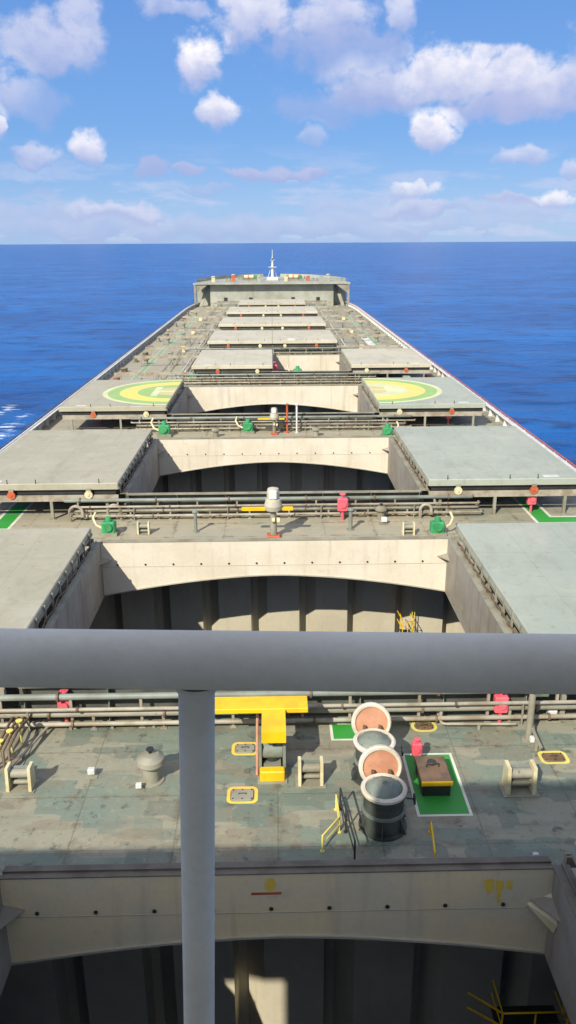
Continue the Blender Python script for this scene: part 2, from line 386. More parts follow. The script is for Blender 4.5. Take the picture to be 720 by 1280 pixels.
# ---- forecastle
FC = 229.0
M_fc = paint('forecastle_paint', srgb(172, 174, 158), srgb(152, 154, 138), rust=0.15, scale=.6, streak=.3)
fc = thing('forecastle', (0, FC, 0), 'raised grey green forecastle with overhanging deck wings at the bow', 'forecastle')
b = MB(); yl = [FC+k*3 for k in range(14)]+[270.6]
vs = []
for y in yl: vs += [(-half(y), y-FC, 6.4), (half(y), y-FC, 6.4), (half(y), y-FC, 6.0), (-half(y), y-FC, 6.0)]
fs = [[i*4+k, (i+1)*4+k, (i+1)*4+(k+1) % 4, i*4+(k+1) % 4] for i in range(len(yl)-1) for k in range(4)]+[[0, 1, 2, 3]]
b.add(vs, fs); b.build('forecastle_deck', M_fc, fc)
b = MB(); b.box(-17.2, 17.2, 2.2, 2.5, 0, 5.99)
for s in (-1, 1): b.box(s*17.2, s*21.2, 6.5, 6.8, 0, 5.99)
for s in (-1, 1): b.box(s*17.0, s*17.2, 2.5, 6.5, 0, 5.99)
b.build('bulkhead', M_fc, fc)
for s in (-1, 1):
    q = MB(); q.box(s*20.9, s*21.5, .1, .7, 0, 5.99); q.build('pillar', M_steel, fc)
    q = MB(); q.prism([(s*21.2, .3, 3.4), (s*21.2, .3, 5.98), (s*17.6, .3, 5.98)], (0, .15, 0)); q.build('knee_bracket', M_steel, fc)
    q = MB(); q.prism([(s*19.4, 1.2, 0), (s*20.3, 1.2, 0), (s*18.3, 4.8, 6), (s*17.4, 4.8, 6)], (0, 0, .2)); q.build('stair', M_steel, fc)
    q = MB(); q.box(s*12.4, s*13.4, 2.1, 2.19, .3, 2.4); q.build('door', M_dark, fc)
    q = MB(); q.box(s*5.4, s*6.4, 2.1, 2.19, .3, 2.4); q.build('door', M_dark, fc)
q = MB()
vs = []; yl2 = [y for y in yl if y > 233]
for s in (-1, 1):
    vs = []
    for y in yl2: vs += [(s*half(y), y-FC, 6.4), (s*half(y), y-FC, 7.3), (s*(half(y)-.08), y-FC, 7.3), (s*(half(y)-.08), y-FC, 6.4)]
    q.add(vs, [[i*4+k, (i+1)*4+k, (i+1)*4+(k+1) % 4, i*4+(k+1) % 4] for i in range(len(yl2)-1) for k in range(4)])
q.build('bow_bulwark', M_fc, fc)
r = MB()
for k in range(-10, 11): r.tube([(k*2.1, .15, 6.4), (k*2.1, .15, 7.4)], .03, 5)
r.tube([(-21.3, .15, 7.4), (21.3, .15, 7.4)], .035, 6); r.tube([(-21.3, .15, 6.95), (21.3, .15, 6.95)], .025, 6)
r.build('break_rail', M_steel2, fc)
# foremast
fm = thing('foremast', (0.25, 246, 6.4), 'pale foremast with platform and light standing at the bow', 'mast')
q = MB(); q.tube([(0, 0, 0), (0, 0, 6.4)], .5, 12, .24); q.tube([(0, 0, 6.4), (0, 0, 8.6)], .13, 8, .06); q.build('pole', M_white, fm)
q = MB(); q.box(-1.2, 1.2, -.8, .8, 3.6, 3.72); q.box(-.65, .65, -.5, .5, 5.6, 5.7)
q.build('platform', M_white, fm)
q = MB()
for s in (-1, 1): q.tube([(s*1.3, 1.4, .8), (s*.2, .1, 4.2)], .1, 8)
q.tube([(0, 3, 0), (0, .1, 4.6)], .14, 8); q.build('strut', M_white, fm)
q = MB(); q.lathe((0, -.35, 5.7), [(0, 0), (.2, 0), (.2, .45), (0, .5)], 10); q.build('mast_light', M_glass, fm)
q = MB(); q.box(-1.7, 1.7, -1.6, 1.6, 0, .8, bev=.1); q.build('mast_house', M_white, fm)
def windlass(loc, label):
    w = thing('windlass', loc, label, 'windlass', 'windlasses on the forecastle')
    q = MB(); q.box(-2.2, 2.2, -.8, .8, 0, .35); q.build('bedplate', M_steel, w)
    q = MB(); q.tube([(-1.7, 0, 1.05), (1.2, 0, 1.05)], .55, 16); q.build('drum', M_cream, w)
    for x in (-1.75, -.3, 1.25):
        q = MB(); q.tube([(x-.05, 0, 1.05), (x+.05, 0, 1.05)], .85, 16); q.box(x-.06, x+.06, -.35, .35, .35, 1.0); q.build('flange', M_orange, w)
    q = MB(); q.box(1.35, 2.15, -.5, .5, .35, 1.5, bev=.1); q.build('gearbox', M_green, w)
windlass((-6.5, 243, 6.4), 'cream drum windlass port of the foremast')
windlass((6.5, 243, 6.4), 'cream drum windlass starboard of the foremast')
for j, (x, y, hh) in enumerate(((-16.5, 236, 1.3), (-11, 238.5, 1.7), (-3.6, 239, 1.2), (4.1, 238, 1.5), (10.4, 239, 1.3), (16.0, 236.5, 1.7))):
    t = thing('forecastle_vent', (x, y, 6.402), '%s pale vent or locker from port standing along the aft part of the forecastle deck' % ('first', 'second', 'third', 'fourth', 'fifth', 'sixth')[j], 'vent casing', 'vents on the forecastle')
    q = MB(); q.box(-.5, .5, -.4, .4, 0, hh, bev=.05); q.build('casing', (M_cream, M_orange, M_fc)[j % 3], t)
    q = MB(); q.lathe((0, 0, hh), [(.62, 0), (.62, .12), (.3, .3), (0, .34)], 14); q.build('hood', M_lip, t)
def bollard_pair(loc, rz, label, proto=[None]):
    if proto[0] is None:
        w = thing('bollard_pair', loc, label, 'bollards', 'pairs of mooring bollards', rz)
        q = MB(); q.box(-.9, .9, -.35, .35, 0.002, .12); q.build('base_plate', M_steel, w)
        for x in (-.5, .5):
            q = MB(); q.lathe((x, 0, .12), [(.2, 0), (.2, .62), (.26, .64), (.26, .72), (0, .74)], 14); q.build('post', M_steel, w)
        proto[0] = w; return w
    return copy_tree(proto[0], loc, label, rz)
bollard_pair((-12.5, 240, 6.402), 0, 'bollards on the port side of the forecastle deck, aft')
bollard_pair((12.5, 240, 6.402), 0, 'bollards on the starboard side of the forecastle deck, aft')
bollard_pair((-9.5, 252, 6.402), .4, 'bollards on the port side of the forecastle deck, near the stem')
bollard_pair((9.5, 252, 6.402), -.4, 'bollards on the starboard side of the forecastle deck, near the stem')

# ------------------------------------------------------------------ coamings, holds, bulkheads
def coaming(i):
    h = H[i]; w, n, f = h['w'], h['n'], h['f']; L = f-n
    t = thing('hatch_coaming', (0, n, 0), 'steel coaming round the '+HN[i], 'hatch coaming', 'hatch coamings')
    mat = M_coamf if i == 0 else M_coam
    bot_c, bot_e = (-.5, -1.25) if i == 0 else (-.45, -1.55)
    for end, y in (('f', L), ('n', 0)):
        b = MB(); N = 24; vs = []
        for k in range(N+1):
            x = -w+2*w*k/N; zb = bot_c+(bot_e-bot_c)*min(1, abs(x/w)**1.7)
            vs += [(x, y, CT), (x, y, zb)]
        sg = 1 if end == 'f' else -1
        b.add([(v[0], v[1], v[2]) for v in vs]+[(v[0], v[1]+sg*.06, v[2]) for v in vs],
              [[2*k, 2*k+2, 2*k+3, 2*k+1] for k in range(N)]+[[2*(N+1)+2*k, 2*(N+1)+2*k+2, 2*(N+1)+2*k+3, 2*(N+1)+2*k+1] for k in range(N)]+
              [[2*k+1, 2*k+3, 2*(N+1)+2*k+3, 2*(N+1)+2*k+1] for k in range(N)])
        ep = b.build('end_plate', mat, t)
        if end == 'n':
            c = MB(); c.box(-w-.06, w+.06, -.075, -.062, .004, CT-.004); c.build('outer_shade_plate', M_outer_shade, t)  # dark sheet over the aft face, shade behind the pipes put into its colour
        # bright flange strip under the arch
        c = MB(); vv = []
        for k in range(N+1):
            x = -w+2*w*k/N; zb = bot_c+(bot_e-bot_c)*min(1, abs(x/w)**1.7)
            vv += [(x, y-sg*.05, zb+.03), (x, y-sg*.05, zb-.04), (x, y+sg*.2, zb-.04), (x, y+sg*.2, zb+.03-.002)]
        c.add(vv, [[k*4+j, (k+1)*4+j, (k+1)*4+(j+1) % 4, k*4+(j+1) % 4] for k in range(N) for j in range(4)])
        c.build('lower_flange', M_lip, ep)
        if end == 'f' and i <= 2:
            zz = .42 if i == 0 else .25
            for k in range(int(2*w/1.52)):
                x = -w+.85+k*1.52
                q = MB(); q.tube([(x, y-.002, zz), (x, y-.035, zz)], .055, 10); q.build('drain_hole', M_dark, ep)
            # weld bead line
            q = MB(); q.box(-w+.02, w-.02, y-.012, y-.001, zz-.14, zz-.12); q.build('weld_bead', M_lip, ep)
    for s in (-1, 1):
        b = MB(); b.box(s*w, s*(w+.06), 0.001, L-.001, -1.6 if i else -1.3, CT-.002)
        if i < 5:   # corner gussets
            b.prism([(s*w, L-.001, .7), (s*w, L-.75, .55), (s*(w-.55), L-.001, .55)], (0, 0, -.03))
        b.build('side_plate', M_side_shade, t)
        b = MB()      # upper flange with track
        b.box(s*(w-.03), s*(w+.42), -.1, L+.1, CT, CT+.03); b.box(s*(w+.2), s*(w+.26), -.1, L+.1, CT+.03, CT+.09)
        b.build('top_flange', M_flange if i == 0 else M_steel, t)
        if i < 6:
            q = MB(); q.box(-.06, .06, -.09, .09, 0, .11); q.prism([(-.04, .09, 0), (.04, .09, 0), (.02, .22, 0), (-.02, .22, 0)], (0, 0, .14))
            repeat(q, 'cleat', M_rusty, t, [(s*(w+.33), .5+.86*k, CT+.03) for k in range(int((L-.6)/.86))])
        # flexible hose lying along the flange
        if i in (0, 1, 2, 3):
            pts = [(s*(w+.3+.05*math.sin(k*1.3)), .6+k*.4, CT+.2+.04*math.sin(k*.9)) for k in range(int((L-1)/.4))]
            q = MB(); q.tube(pts, .035, 6); q.build('hose', M_rusty, t)
    for y0, y1 in ((-.42, .02), (L-.02, L+.42)):
        b = MB(); b.box(-w+.031, w-.031, y0, y1, CT, CT+.03); b.box(-w+.031, w-.031, (y0+y1)/2-.03, (y0+y1)/2+.03, CT+.03, CT+.08); b.build('top_flange', M_flange if i == 0 else M_steel, t)
    # stays: triangular brackets on the outer aft face and outboard faces
    st = None
    def put(x, y, rz):
        nonlocal st
        if st is None:
            q = MB(); q.prism([(0, 0, 0), (0, -.42, 0), (0, -.22, CT*.7), (0, -.38, CT-.02), (0, 0, CT-.02)], (.03, 0, 0)); st = q.build('stay', M_steel2, t); o = st
        else: o = st.copy(); C.objects.link(o); o.parent = t
        o.location = (x, y, 0.002); o.rotation_euler = (0, 0, rz)
    nn = int(2*w/2.9)
    for k in range(nn+1): put(-w+.15+k*(2*w-.3)/nn, -.077, 0)
    if i < 6:
        for k in range(5):
            put(w+.062, .8+k*(L-1.6)/4, PI/2); put(-w-.062, .8+k*(L-1.6)/4, -PI/2)
    # outboard rails on posts that carry the rolled-open covers
    for s in (-1, 1):
        for y in (-.45, L+.45):
            b = MB(); b.box(s*(w+.45), s*(w*2+.6), y-.09, y+.09, CT-.32, CT+.02); b.box(s*(w+.45), s*(w*2+.6), y-.02, y+.02, CT+.02, CT+.08)
            rl = b.build('cover_rail', M_pipe, t)
            for x in (w+1.2, w*1.5, w*2-.2):
                q = MB(); q.box(s*x-.09, s*x+.09, y-.09, y+.09, 0, CT-.322); q.box(s*x-.2, s*x+.2, y-.2, y+.2, 0, .03); q.build('rail_post', M_steel, rl)
    return t
coam = [coaming(i) for i in range(9)]

def corrugated(y0, y1, z0, z1, x0, x1, mat):
    """corrugated sheet facing aft at y0 (near flanges) with recesses at y1"""
    b = MB(); per = 3.02; xs = []; x = x0
    while x < x1:
        xs += [(x, y0), (x+2.0, y0), (x+2.1, y1), (x+2.42, y1)]; x += per
    vs = []
    for (x, y) in xs: vs += [(x, y, z0), (x, y, z1)]
    b.add(vs, [[2*i, 2*i+2, 2*i+3, 2*i+1] for i in range(len(xs)-1)]); return b
FL = -19.0
bk_lab = ['corrugated bulkhead forward of the open hold at the bottom of the picture', 'sunlit corrugated bulkhead in the open hold just beyond the grey rail', 'corrugated bulkhead deep in the third open hold',
          'corrugated bulkhead in the open hold between the helipad covers', 'corrugated bulkhead forward of the half open hold']
for i in range(5):
    y = (H[i]['f']+H[i+1]['n'])/2+(.35 if i == 1 else -.3)
    if i == 0: y = 20.6
    o = corrugated(y, y+.85, FL, -.02, -22.4+.75, 22, M_hold).build('corrugated_bulkhead', M_hold)
    tag(o, bk_lab[i], 'bulkhead', 'corrugated bulkheads between holds')
b = MB(); b.box(-22.4, 22.4, -1.4, -1.2, FL, -.02); tag(b.build('engine_bulkhead', M_hold_shade), 'dark flat bulkhead closing the aft end of the open hold at the bottom', 'bulkhead')
for i in range(5):
    y0 = -1.19 if i == 0 else ((20.6 if i == 1 else (H[i-1]['f']+H[i]['n'])/2+(.35 if i == 2 else -.3))+1.11)
    y1 = 20.59 if i == 0 else (H[i]['f']+H[i+1]['n'])/2-.31
    t = thing('cargo_hold', (0, y0, 0), 'dark empty cargo hold below the '+HN[i].replace('open hold', 'hatch opening'), 'cargo hold', 'cargo holds')
    L = y1-y0
    b = MB(); b.box(-22.3, 22.3, 0, L, FL-.3, FL); b.build('tank_top', M_hold_shade, t)
    for s in (-1, 1):
        b = MB(); w = H[i]['w']
        b.prism([(s*(w+.1), 0, -1.55), (s*(w+.1), 0, -1.25), (s*22.3, 0, -.05), (s*22.3, 0, -7.5)], (0, L, 0)); b.build('topside_tank', M_hold_shade, t)
        b = MB(); b.box(s*22.1, s*22.4, 0, L, FL, -7.5); b.prism([(s*22.1, 0, FL+5), (s*16, 0, FL+.01), (s*22.1, 0, FL+.01)], (0, L, 0)); b.build('side_wall', M_hold_shade, t)
# yellow guard platforms inside two holds
def platform(loc, label, sc=1.0):
    t = thing('hold_platform', loc, label, 'ladder platform', 'yellow ladder platforms inside the holds')
    q = MB(); q.box(0, 1.7*sc, 0, 1.1, -.05, 0); q.build('grating', M_dark, t)
    q = MB()
    for x in (0, .85*sc, 1.7*sc): q.tube([(x, 0, 0), (x, 0, 1.05)], .03, 6)
    for z in (.55, 1.05): q.tube([(0, 1.1, z), (0, 0, z), (1.7*sc, 0, z), (1.7*sc, 1.1, z)], .03, 6)
    q.tube([(-.9*sc, .1, 1.75), (0, 0, 1.05)], .03, 6); q.tube([(-.9*sc, .1, 1.2), (0, 0, .55)], .03, 6)
    q.build('guard_rail', M_yel, t)
    q = MB()
    for s in (1.9*sc, 2.3*sc): q.tube([(s, .9, -17+6), (s, .9, 1.4)], .03, 6)
    for k in range(30): q.tube([(1.9*sc, .9, -10.6+k*.38), (2.3*sc, .9, -10.6+k*.38)], .018, 5)
    q.build('ladder', M_pyel, t)
    return t

# ------------------------------------------------------------------ hatch covers
def cover_meshes(wd, L, mat):
    b = MB(); b.box(0, wd, 0, L, .42, .85, bev=.05); body = b
    k = MB(); k.box(.22, wd-.22, .22, L-.22, .03, .418); return body, k
def cover(side, i, xin, mat, label):
    """side -1 port / +1 starboard, xin = distance of the inboard edge from the centreline"""
    h = H[i]; wd = h['w']+.5; n = h['n']-.5; L = h['f']-h['n']+.55
    t = thing('hatch_cover', (side*xin, n, CT+.02), label, 'hatch cover', 'steel hatch covers')
    x0, x1 = (0, wd) if side > 0 else (-wd, 0)
    b = MB(); b.box(x0, x1, 0, L, .42, .85, bev=.05); b.build('top_box', mat, t)
    b = MB(); b.box(x0+.22, x1-.22, .22, L-.22, .03, .418); b.build('skirt', M_dark, t)
    b = MB()      # inboard face ribs and seal
    xi = -.04 if side > 0 else .04
    b.box(0 if side > 0 else .05, -.05 if side > 0 else 0, .05, L-.05, .42, .55)
    k = .4
    while k < L-.3: b.box(min(xi*2.2, -xi*0), max(xi*2.2, -xi*0), k, k+.09, .1, .78); k += 1.25
    b.build('inboard_rib', M_steel, t)
    for fx in (.19, .68):
        for y in (-.05, L+.05):
            x = side*wd*(fx if True else 0)
            q = MB(); q.tube([(x, y-.07, .1), (x, y+.07, .1)], .26, 16); q.tube([(x, y-.12, .1), (x, y+.12, .1)], .08, 8)
            wl = q.build('wheel', M_cream if fx < .5 else M_orange, t)
            q = MB(); q.prism([(x-.24, y-.1 if y < 0 else y+.1, .05), (x+.24, y-.1 if y < 0 else y+.1, .05), (x+.16, y-.1 if y < 0 else y+.1, .5), (x-.16, y-.1 if y < 0 else y+.1, .5)], (0, .03 if y > 0 else -.03, 0)) if False else q.box(x-.16, x+.16, y-.02, y+.02, .3, .5)
            q.build('bracket', M_steel, wl)
    q = MB(); q.tube([(0, .03, .84), (0, .03, 1.12)], .03, 6); repeat(q, 'pin', M_dark, t, [(side*wd*fx, 0, 0) for fx in (.12, .52, .7)])
    q = MB(); q.box(side*wd*.80-.5, side*wd*.80+.5, .35, .75, .853, .87); q.build('painted_pad', M_white, t)
    return t
CL = {}
for i in range(9):
    w = H[i]['w']
    if i == 0: lab = ('rolled open cover left of the hold at the bottom of the picture', 'rolled open cover at the lower right edge beside the bottom hold')
    elif i == 1: lab = ('large sage grey cover rolled open to the left, just above the grey rail', 'large cool grey cover rolled open to the right, just above the grey rail')
    elif i == 2: lab = ('sage grey cover rolled open to port beside the third open hold', 'cool grey cover rolled open to starboard beside the third open hold')
    elif i == 3: lab = ('port cover with the left half of the green and yellow helipad circle', 'starboard cover with the right half of the green and yellow helipad circle')
    elif i == 4: lab = ('closed port cover over half of the hatch beyond the helipad', 'starboard cover rolled aside from the half open hatch beyond the helipad')
    else:
        k = {5: 'just beyond the half open one', 6: 'third from the bow', 7: 'second from the bow', 8: 'nearest the bow'}[i]
        lab = ('closed port cover of the hatch '+k, 'closed starboard cover of the hatch '+k)
    for s, l in ((-1, lab[0]), (1, lab[1])):
        if i <= 3: xin = w+.42
        elif i == 4: xin = .01 if s < 0 else w-.05+.3
        else: xin = .01
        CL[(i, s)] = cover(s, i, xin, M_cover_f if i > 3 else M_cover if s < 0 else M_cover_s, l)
# helipad circle painted over the two rolled-open covers of hatch index 3
def arc_ring(side, r0, r1, z, yc, seg=28):
    b = MB(); vs = []; cl = lambda y: max(.1, min(15.3, y))
    for k in range(seg+1):
        a = -PI/2+PI*k/seg; c, s_ = math.cos(a), math.sin(a)
        vs += [(side*max(.08, r0*c), yc+r0*s_, z), (side*max(.08, r1*c), yc+r1*s_, z)]
    b.add(vs, [[2*k, 2*k+2, 2*k+3, 2*k+1] for k in range(seg)]); return b
for s in (-1, 1):
    cv = CL[(3, s)]; yc = 7.9
    arc_ring(s, 6.9, 7.4, .856, yc).build('outer_ring_marking', M_mark_c, cv)
    arc_ring(s, 5.7, 6.9, .856, yc).build('green_ring_marking', M_mark_g, cv)
    arc_ring(s, 3.9, 5.7, .856, yc).build('yellow_ring_marking', M_mark_y, cv)
    arc_ring(s, 0.0, 2.2, .856, yc).build('centre_disc_marking', M_mark_o, cv)
    arc_ring(s, 2.2, 3.9, .856, yc).build('inner_ring_marking', M_mark_c if s > 0 else M_mark_g, cv)
    q = MB(); q.box(s*1.6, s*2.3, yc-2.6, yc+2.6, .858, .862); q.box(s*.1, s*1.598, yc-.35, yc+.35, .858, .862); q.build('letter_h_marking', M_mark_c, cv)

# ------------------------------------------------------------------ cross deck fittings
CDN = ['on the nearest cross deck', 'on the second cross deck', 'on the cross deck just before the helipad covers', 'on the cross deck beyond the helipad covers',
       'on the fifth cross deck', 'on the sixth cross deck', 'on the seventh cross deck', 'on the eighth cross deck']
# pipes running athwart in front of each coaming
for i in range(8):
    yb = H[i+1]['n']
    w = 13.5 if i < 6 else 11
    specs = [(.9, .32, .085, M_pipe, 'lowest thin'), (.72, .62, .11, M_steel, 'middle thick'), (.95, .95, .07, M_pipe, 'upper thin'), (.62, 1.28, .12, M_steel2, 'topmost thick')]
    if i > 3: specs = specs[1::2]
    for (dy, z, r, m, nm) in specs:
        t = thing('deck_pipe', (0, yb-dy, 0), '%s pipe running athwart %s' % (nm, CDN[i]), 'pipe', 'pipes running across the deck')
        x0, x1 = -w+random.random(), w-random.random()
        q = MB(); q.tube([(x0, .35, z), (x0, .08, z), (x0+.08, 0, z), (x1-.08, 0, z), (x1, .08, z), (x1, .35, z)], r, 10); q.build('pipe_run', m, t)
        fl = MB(); fl.tube([(-.04, 0, z), (.04, 0, z)], r*1.6, 10); x = x0+1; pl = []
        while x < x1-.5: pl.append((x, 0, 0)); x += 4.1+random.random()
        repeat(fl, 'flange_joint', M_rusty, t, pl)
        if nm.startswith(('middle', 'topmost')):
            px = -12.6+(.8 if nm[0] == 'm' else 0)
            while px < 12.8:
                if x0 < px < x1: q = MB(); q.box(px-.05, px+.05, -.05, .05, 0.002, z-r*.9); q.box(px-.12, px+.12, -.12, .12, .002, .03); q.build('pipe_support', M_pipe, t)
                px += 2.55
        if nm.startswith('lowest') or nm.startswith('upper'):
            for px in (-9, -3, 3, 9): q = MB(); q.box(px-.03, px+.03, -.03, .03, 0.002, z-r*.9); q.build('pipe_support', M_steel, t)

# red hydrants
def hydrant(loc, label, s=1.0, proto=[None]):
    if proto[0] is None:
        t = thing('fire_hydrant', loc, label, 'fire hydrant', 'red fire hydrants on deck')
        q = MB(); q.box(-.22, .22, -.16, .16, .45, 1.0, bev=.05); q.build('hose_box', M_red, t)
        q = MB(); q.tube([(0, 0, .002), (0, 0, .45)], .07, 8); q.build('riser', M_red, t)
        q = MB(); q.lathe((0, -.16, .72), [(0, 0), (.13, .0), (.13, .06), (0, .07)], 12, Vector((0, -1, 0))); q.tube([(0, 0, 1.0), (0, 0, 1.14)], .04, 6); q.lathe((0, 0, 1.14), [(0, 0), (.14, 0), (.14, .04), (0, .05)], 12)
        q.build('valve_wheel', M_red, t); proto[0] = t
        t.scale = (s, s, s); return t
    r = copy_tree(proto[0], loc, label); r.scale = (s, s, s); return r
def A(px, py, z=0): 
    p = at(px, py, z); return (p.x, p.y, z+.002 if z == 0 else z)
hydrant(A(84, 903), 'red hydrant beside the pipes at the left of the nearest cross deck', 1.15)
hydrant(A(624, 903), 'red hydrant beside the pipes at the right of the nearest cross deck', 1.15)
hydrant(A(520, 953), 'small red hydrant between the ventilators and the green pad', .8)
hydrant(A(197, 640), 'red hydrant at the left of the second cross deck, among the pipes', 1.0)
hydrant(A(428, 650), 'tall pinkish red hydrant in the middle of the second cross deck', 1.5)
hydrant(A(502, 638), 'red hydrant at the right of the second cross deck, among the pipes', 1.1)
hydrant(A(251, 534), 'small red hydrant at the left of the cross deck before the helipad covers', 1.0)
hydrant(A(455, 534), 'small red hydrant at the right of the cross deck before the helipad covers', 1.2)
hydrant(A(343, 474), 'red hydrant standing on the centreline beyond the helipad covers', 1.9)
hydrant(A(560, 530), 'orange red hydrant beside the outboard end of the starboard helipad cover', 1.3)
hydrant(A(126, 530), 'orange red hydrant beside the outboard end of the port helipad cover', 1.3)
hydrant(A(663, 640), 'red hydrant at the far end of the green path on the right', 1.3)

# green hydraulic gear units
def gear(loc, label, s=1.0, flip=1, proto=[None]):
    if proto[0] is None:
        t = thing('hydraulic_gear', loc, label, 'hydraulic gear', 'green hydraulic gears of the hatch covers')
        q = MB(); q.box(-.5, .5, -.4, .4, 0, .18); q.build('foundation', M_steel, t)
        q = MB(); q.box(-.4, .4, -.3, .3, .18, .82, bev=.08); q.build('housing', M_green, t)
        q = MB(); q.tube([(0, -.42, .55), (0, .42, .55)], .24, 14); q.lathe((0, 0, .82), [(0, .28), (.16, .26), (.2, 0)], 12); q.build('motor', M_green, t)
        q = MB(); q.tube([(-.4, 0, .4), (-.75, .1, .55), (-.95, .3, .9), (-.85, .6, 1.15)], .075, 8); q.build('hose', M_cream, t)
        proto[0] = t
    else: t = copy_tree(proto[0], loc, label)
    t.scale = (s*flip, s, s); return t
gear(A(137, 668), 'green gear by the inboard corner of the left cover on the second cross deck', 1.05)
gear(A(546, 668), 'green gear by the inboard corner of the right cover on the second cross deck', 1.05, -1)
gear(A(206, 545), 'green gear left of the hold before the helipad covers', 1.3)
gear(A(484, 546), 'green gear right of the hold before the helipad covers', 1.1, -1)
gear(A(310, 541), 'green gear just left of the centreline before the helipad covers', 1.2)
gear(A(372, 472), 'green gear just right of the centreline beyond the helipad covers', 1.4)
gear(A(452, 478), 'green gear beside the starboard helipad cover at its far corner', 1.2, -1)
gear(A(242, 478), 'green gear beside the port helipad cover at its far corner', 1.2)
gear(A(324, 884), 'small green gear among the pipes behind the yellow crane', .55)

# column cranes on centreline
def column_crane(loc, label, s=1.0):
    t = thing('hose_crane', loc, label, 'deck crane', 'small column cranes on the centreline')
    q = MB(); q.box(-.45, .45, -.4, .4, 0, .25, bev=.05); q.build('foot', M_orange, t)
    q = MB(); q.tube([(0, 0, .25), (0, 0, 2.0)], .24, 14, .2); q.build('column', M_steel, t)
    q = MB(); q.lathe((0, 0, 2.0), [(0, 0), (.55, 0), (.6, .3), (.5, .7), (.42, .75), (.42, 1.2), (.36, 1.45), (0, 1.55)], 18); q.build('slewing_head', M_lip, t)
    q = MB(); q.box(-.26, .26, -.45, -.05, 2.85, 3.4, bev=.06); q.build('cab_lamp', M_white, t)
    q = MB(); q.box(-2.1, -.55, -.12, .12, 1.95, 2.15); q.build('yellow_arm', M_yel, t)
    q = MB(); q.box(.6, 1.3, -.12, .12, 1.95, 2.15); q.build('yellow_arm', M_yel, t)
    q = MB(); q.tube([(-.1, -.3, 1.35), (.1, -.3, 1.35)], .16, 12); q.build('sheave', M_cream, t)
    q = MB(); q.tube([(.22, -.1, 1.25), (.42, -.1, 1.25)], .2, 12); q.build('sheave', M_cream, t)
    t.scale = (s, s, s); return t
column_crane(A(342, 672), 'grey headed column crane with yellow arms on the second cross deck', .9)
column_crane(A(343, 543), 'tan headed column crane with yellow arms before the helipad covers', .72)

# masts (paired slim posts) before the helipad hold, white post farther on
def slim_post(loc, hgt, r, mat, label, cross=True):
    t = thing('vent_post', loc, label, 'post')
    q = MB(); q.tube([(0, 0, 0), (0, 0, hgt)], r, 10); q.build('post', mat, t)
    q = MB(); q.lathe((0, 0, hgt), [(r, 0), (r*1.9, .02), (r*1.9, .12), (0, .2)], 10); q.lathe((0, 0, 0), [(r*2, 0), (r*2, .05), (r, .06)], 10); q.build('cap', mat, t)
    return t
slim_post(A(359, 541), 2.6, .09, M_orange, 'left one of two slim red and white posts before the helipad hold')
slim_post(A(371, 541), 2.6, .09, M_white, 'right one of two slim red and white posts before the helipad hold')
slim_post(A(365, 444), 2.4, .42, M_white, 'thick white post standing on the centreline before the closed hatches')
slim_post(A(245, 665), 1.25, .10, M_steel2, 'short post with a long shadow left of centre on the second cross deck')
slim_post(A(438, 662), 1.25, .12, M_steel2, 'short post right of centre on the second cross deck beside the red hydrant')
slim_post(A(660, 925), 2.0, .12, M_steel, 'thin upright pipe near the right edge of the nearest cross deck')

# low plates of the second cross deck
def low_plate(x0, x1, y0, y1, hgt, label, mat=M_steel2):
    t = thing('raised_plate', ((x0+x1)/2, (y0+y1)/2, 0.002), label, 'deck plate', 'raised plates on the cross decks')
    q = MB(); hx, hy = (x1-x0)/2, (y1-y0)/2; q.box(-hx, hx, -hy, hy, 0, hgt, bev=.03); q.build('plate', mat, t)
    q = MB(); q.tube([(0, 0, hgt), (0, 0, hgt+.03)], .04, 8)
    repeat(q, 'bolt', M_rusty, t, [(a*hx*.9, b*hy*.8, 0) for a in (-1, 1) for b in (-1, 1)])
for px0, px1, lab in ((196, 312, 'low flat plate left of the column crane on the second cross deck'), (362, 466, 'low flat plate right of the column crane on the second cross deck')):
    a = at(px0, 672); b_ = at(px1, 672); low_plate(a.x, b_.x, 42.3, 44.6, .14, lab)

# vertical stands (two cream cheek plates with a roller between)
def stand(loc, label, s=1.0, proto=[None]):
    if proto[0] is None:
        t = thing('roller_stand', loc, label, 'roller stand', 'cream roller stands on deck')
        for x in (-.36, .36):
            q = MB(); q.prism([(x-.05, -.28, 0), (x-.05, .28, 0), (x-.05, .2, .85), (x-.05, -.2, .85)], (.1, 0, 0)); q.build('cheek_plate', M_cream, t)
        q = MB(); q.tube([(-.3, 0, .55), (.3, 0, .55)], .15, 12); q.tube([(-.3, 0, .22), (.3, 0, .22)], .08, 8); q.build('roller', M_steel, t)
        q = MB(); q.box(-.3, .3, .1, .2, .1, .7); q.build('back_plate', M_steel2, t)
        q = MB(); q.box(-.5, .5, -.35, .35, -.001, .03); q.build('base_plate', M_steel, t)
        proto[0] = t
    else: t = copy_tree(proto[0], loc, label)
    t.scale = (s, s, s); return t
stand(A(27, 984), 'cream roller stand near the left edge of the nearest cross deck')
stand(A(388, 977), 'grey and cream roller stand right of the yellow crane', 1.0)
stand(A(648, 987), 'tall cream roller stand at the right of the nearest cross deck', 1.15)
stand(A(180, 667), 'cream roller stand at the left of the second cross deck', .9)
stand(A(510, 668), 'cream roller stand at the right of the second cross deck', .9)

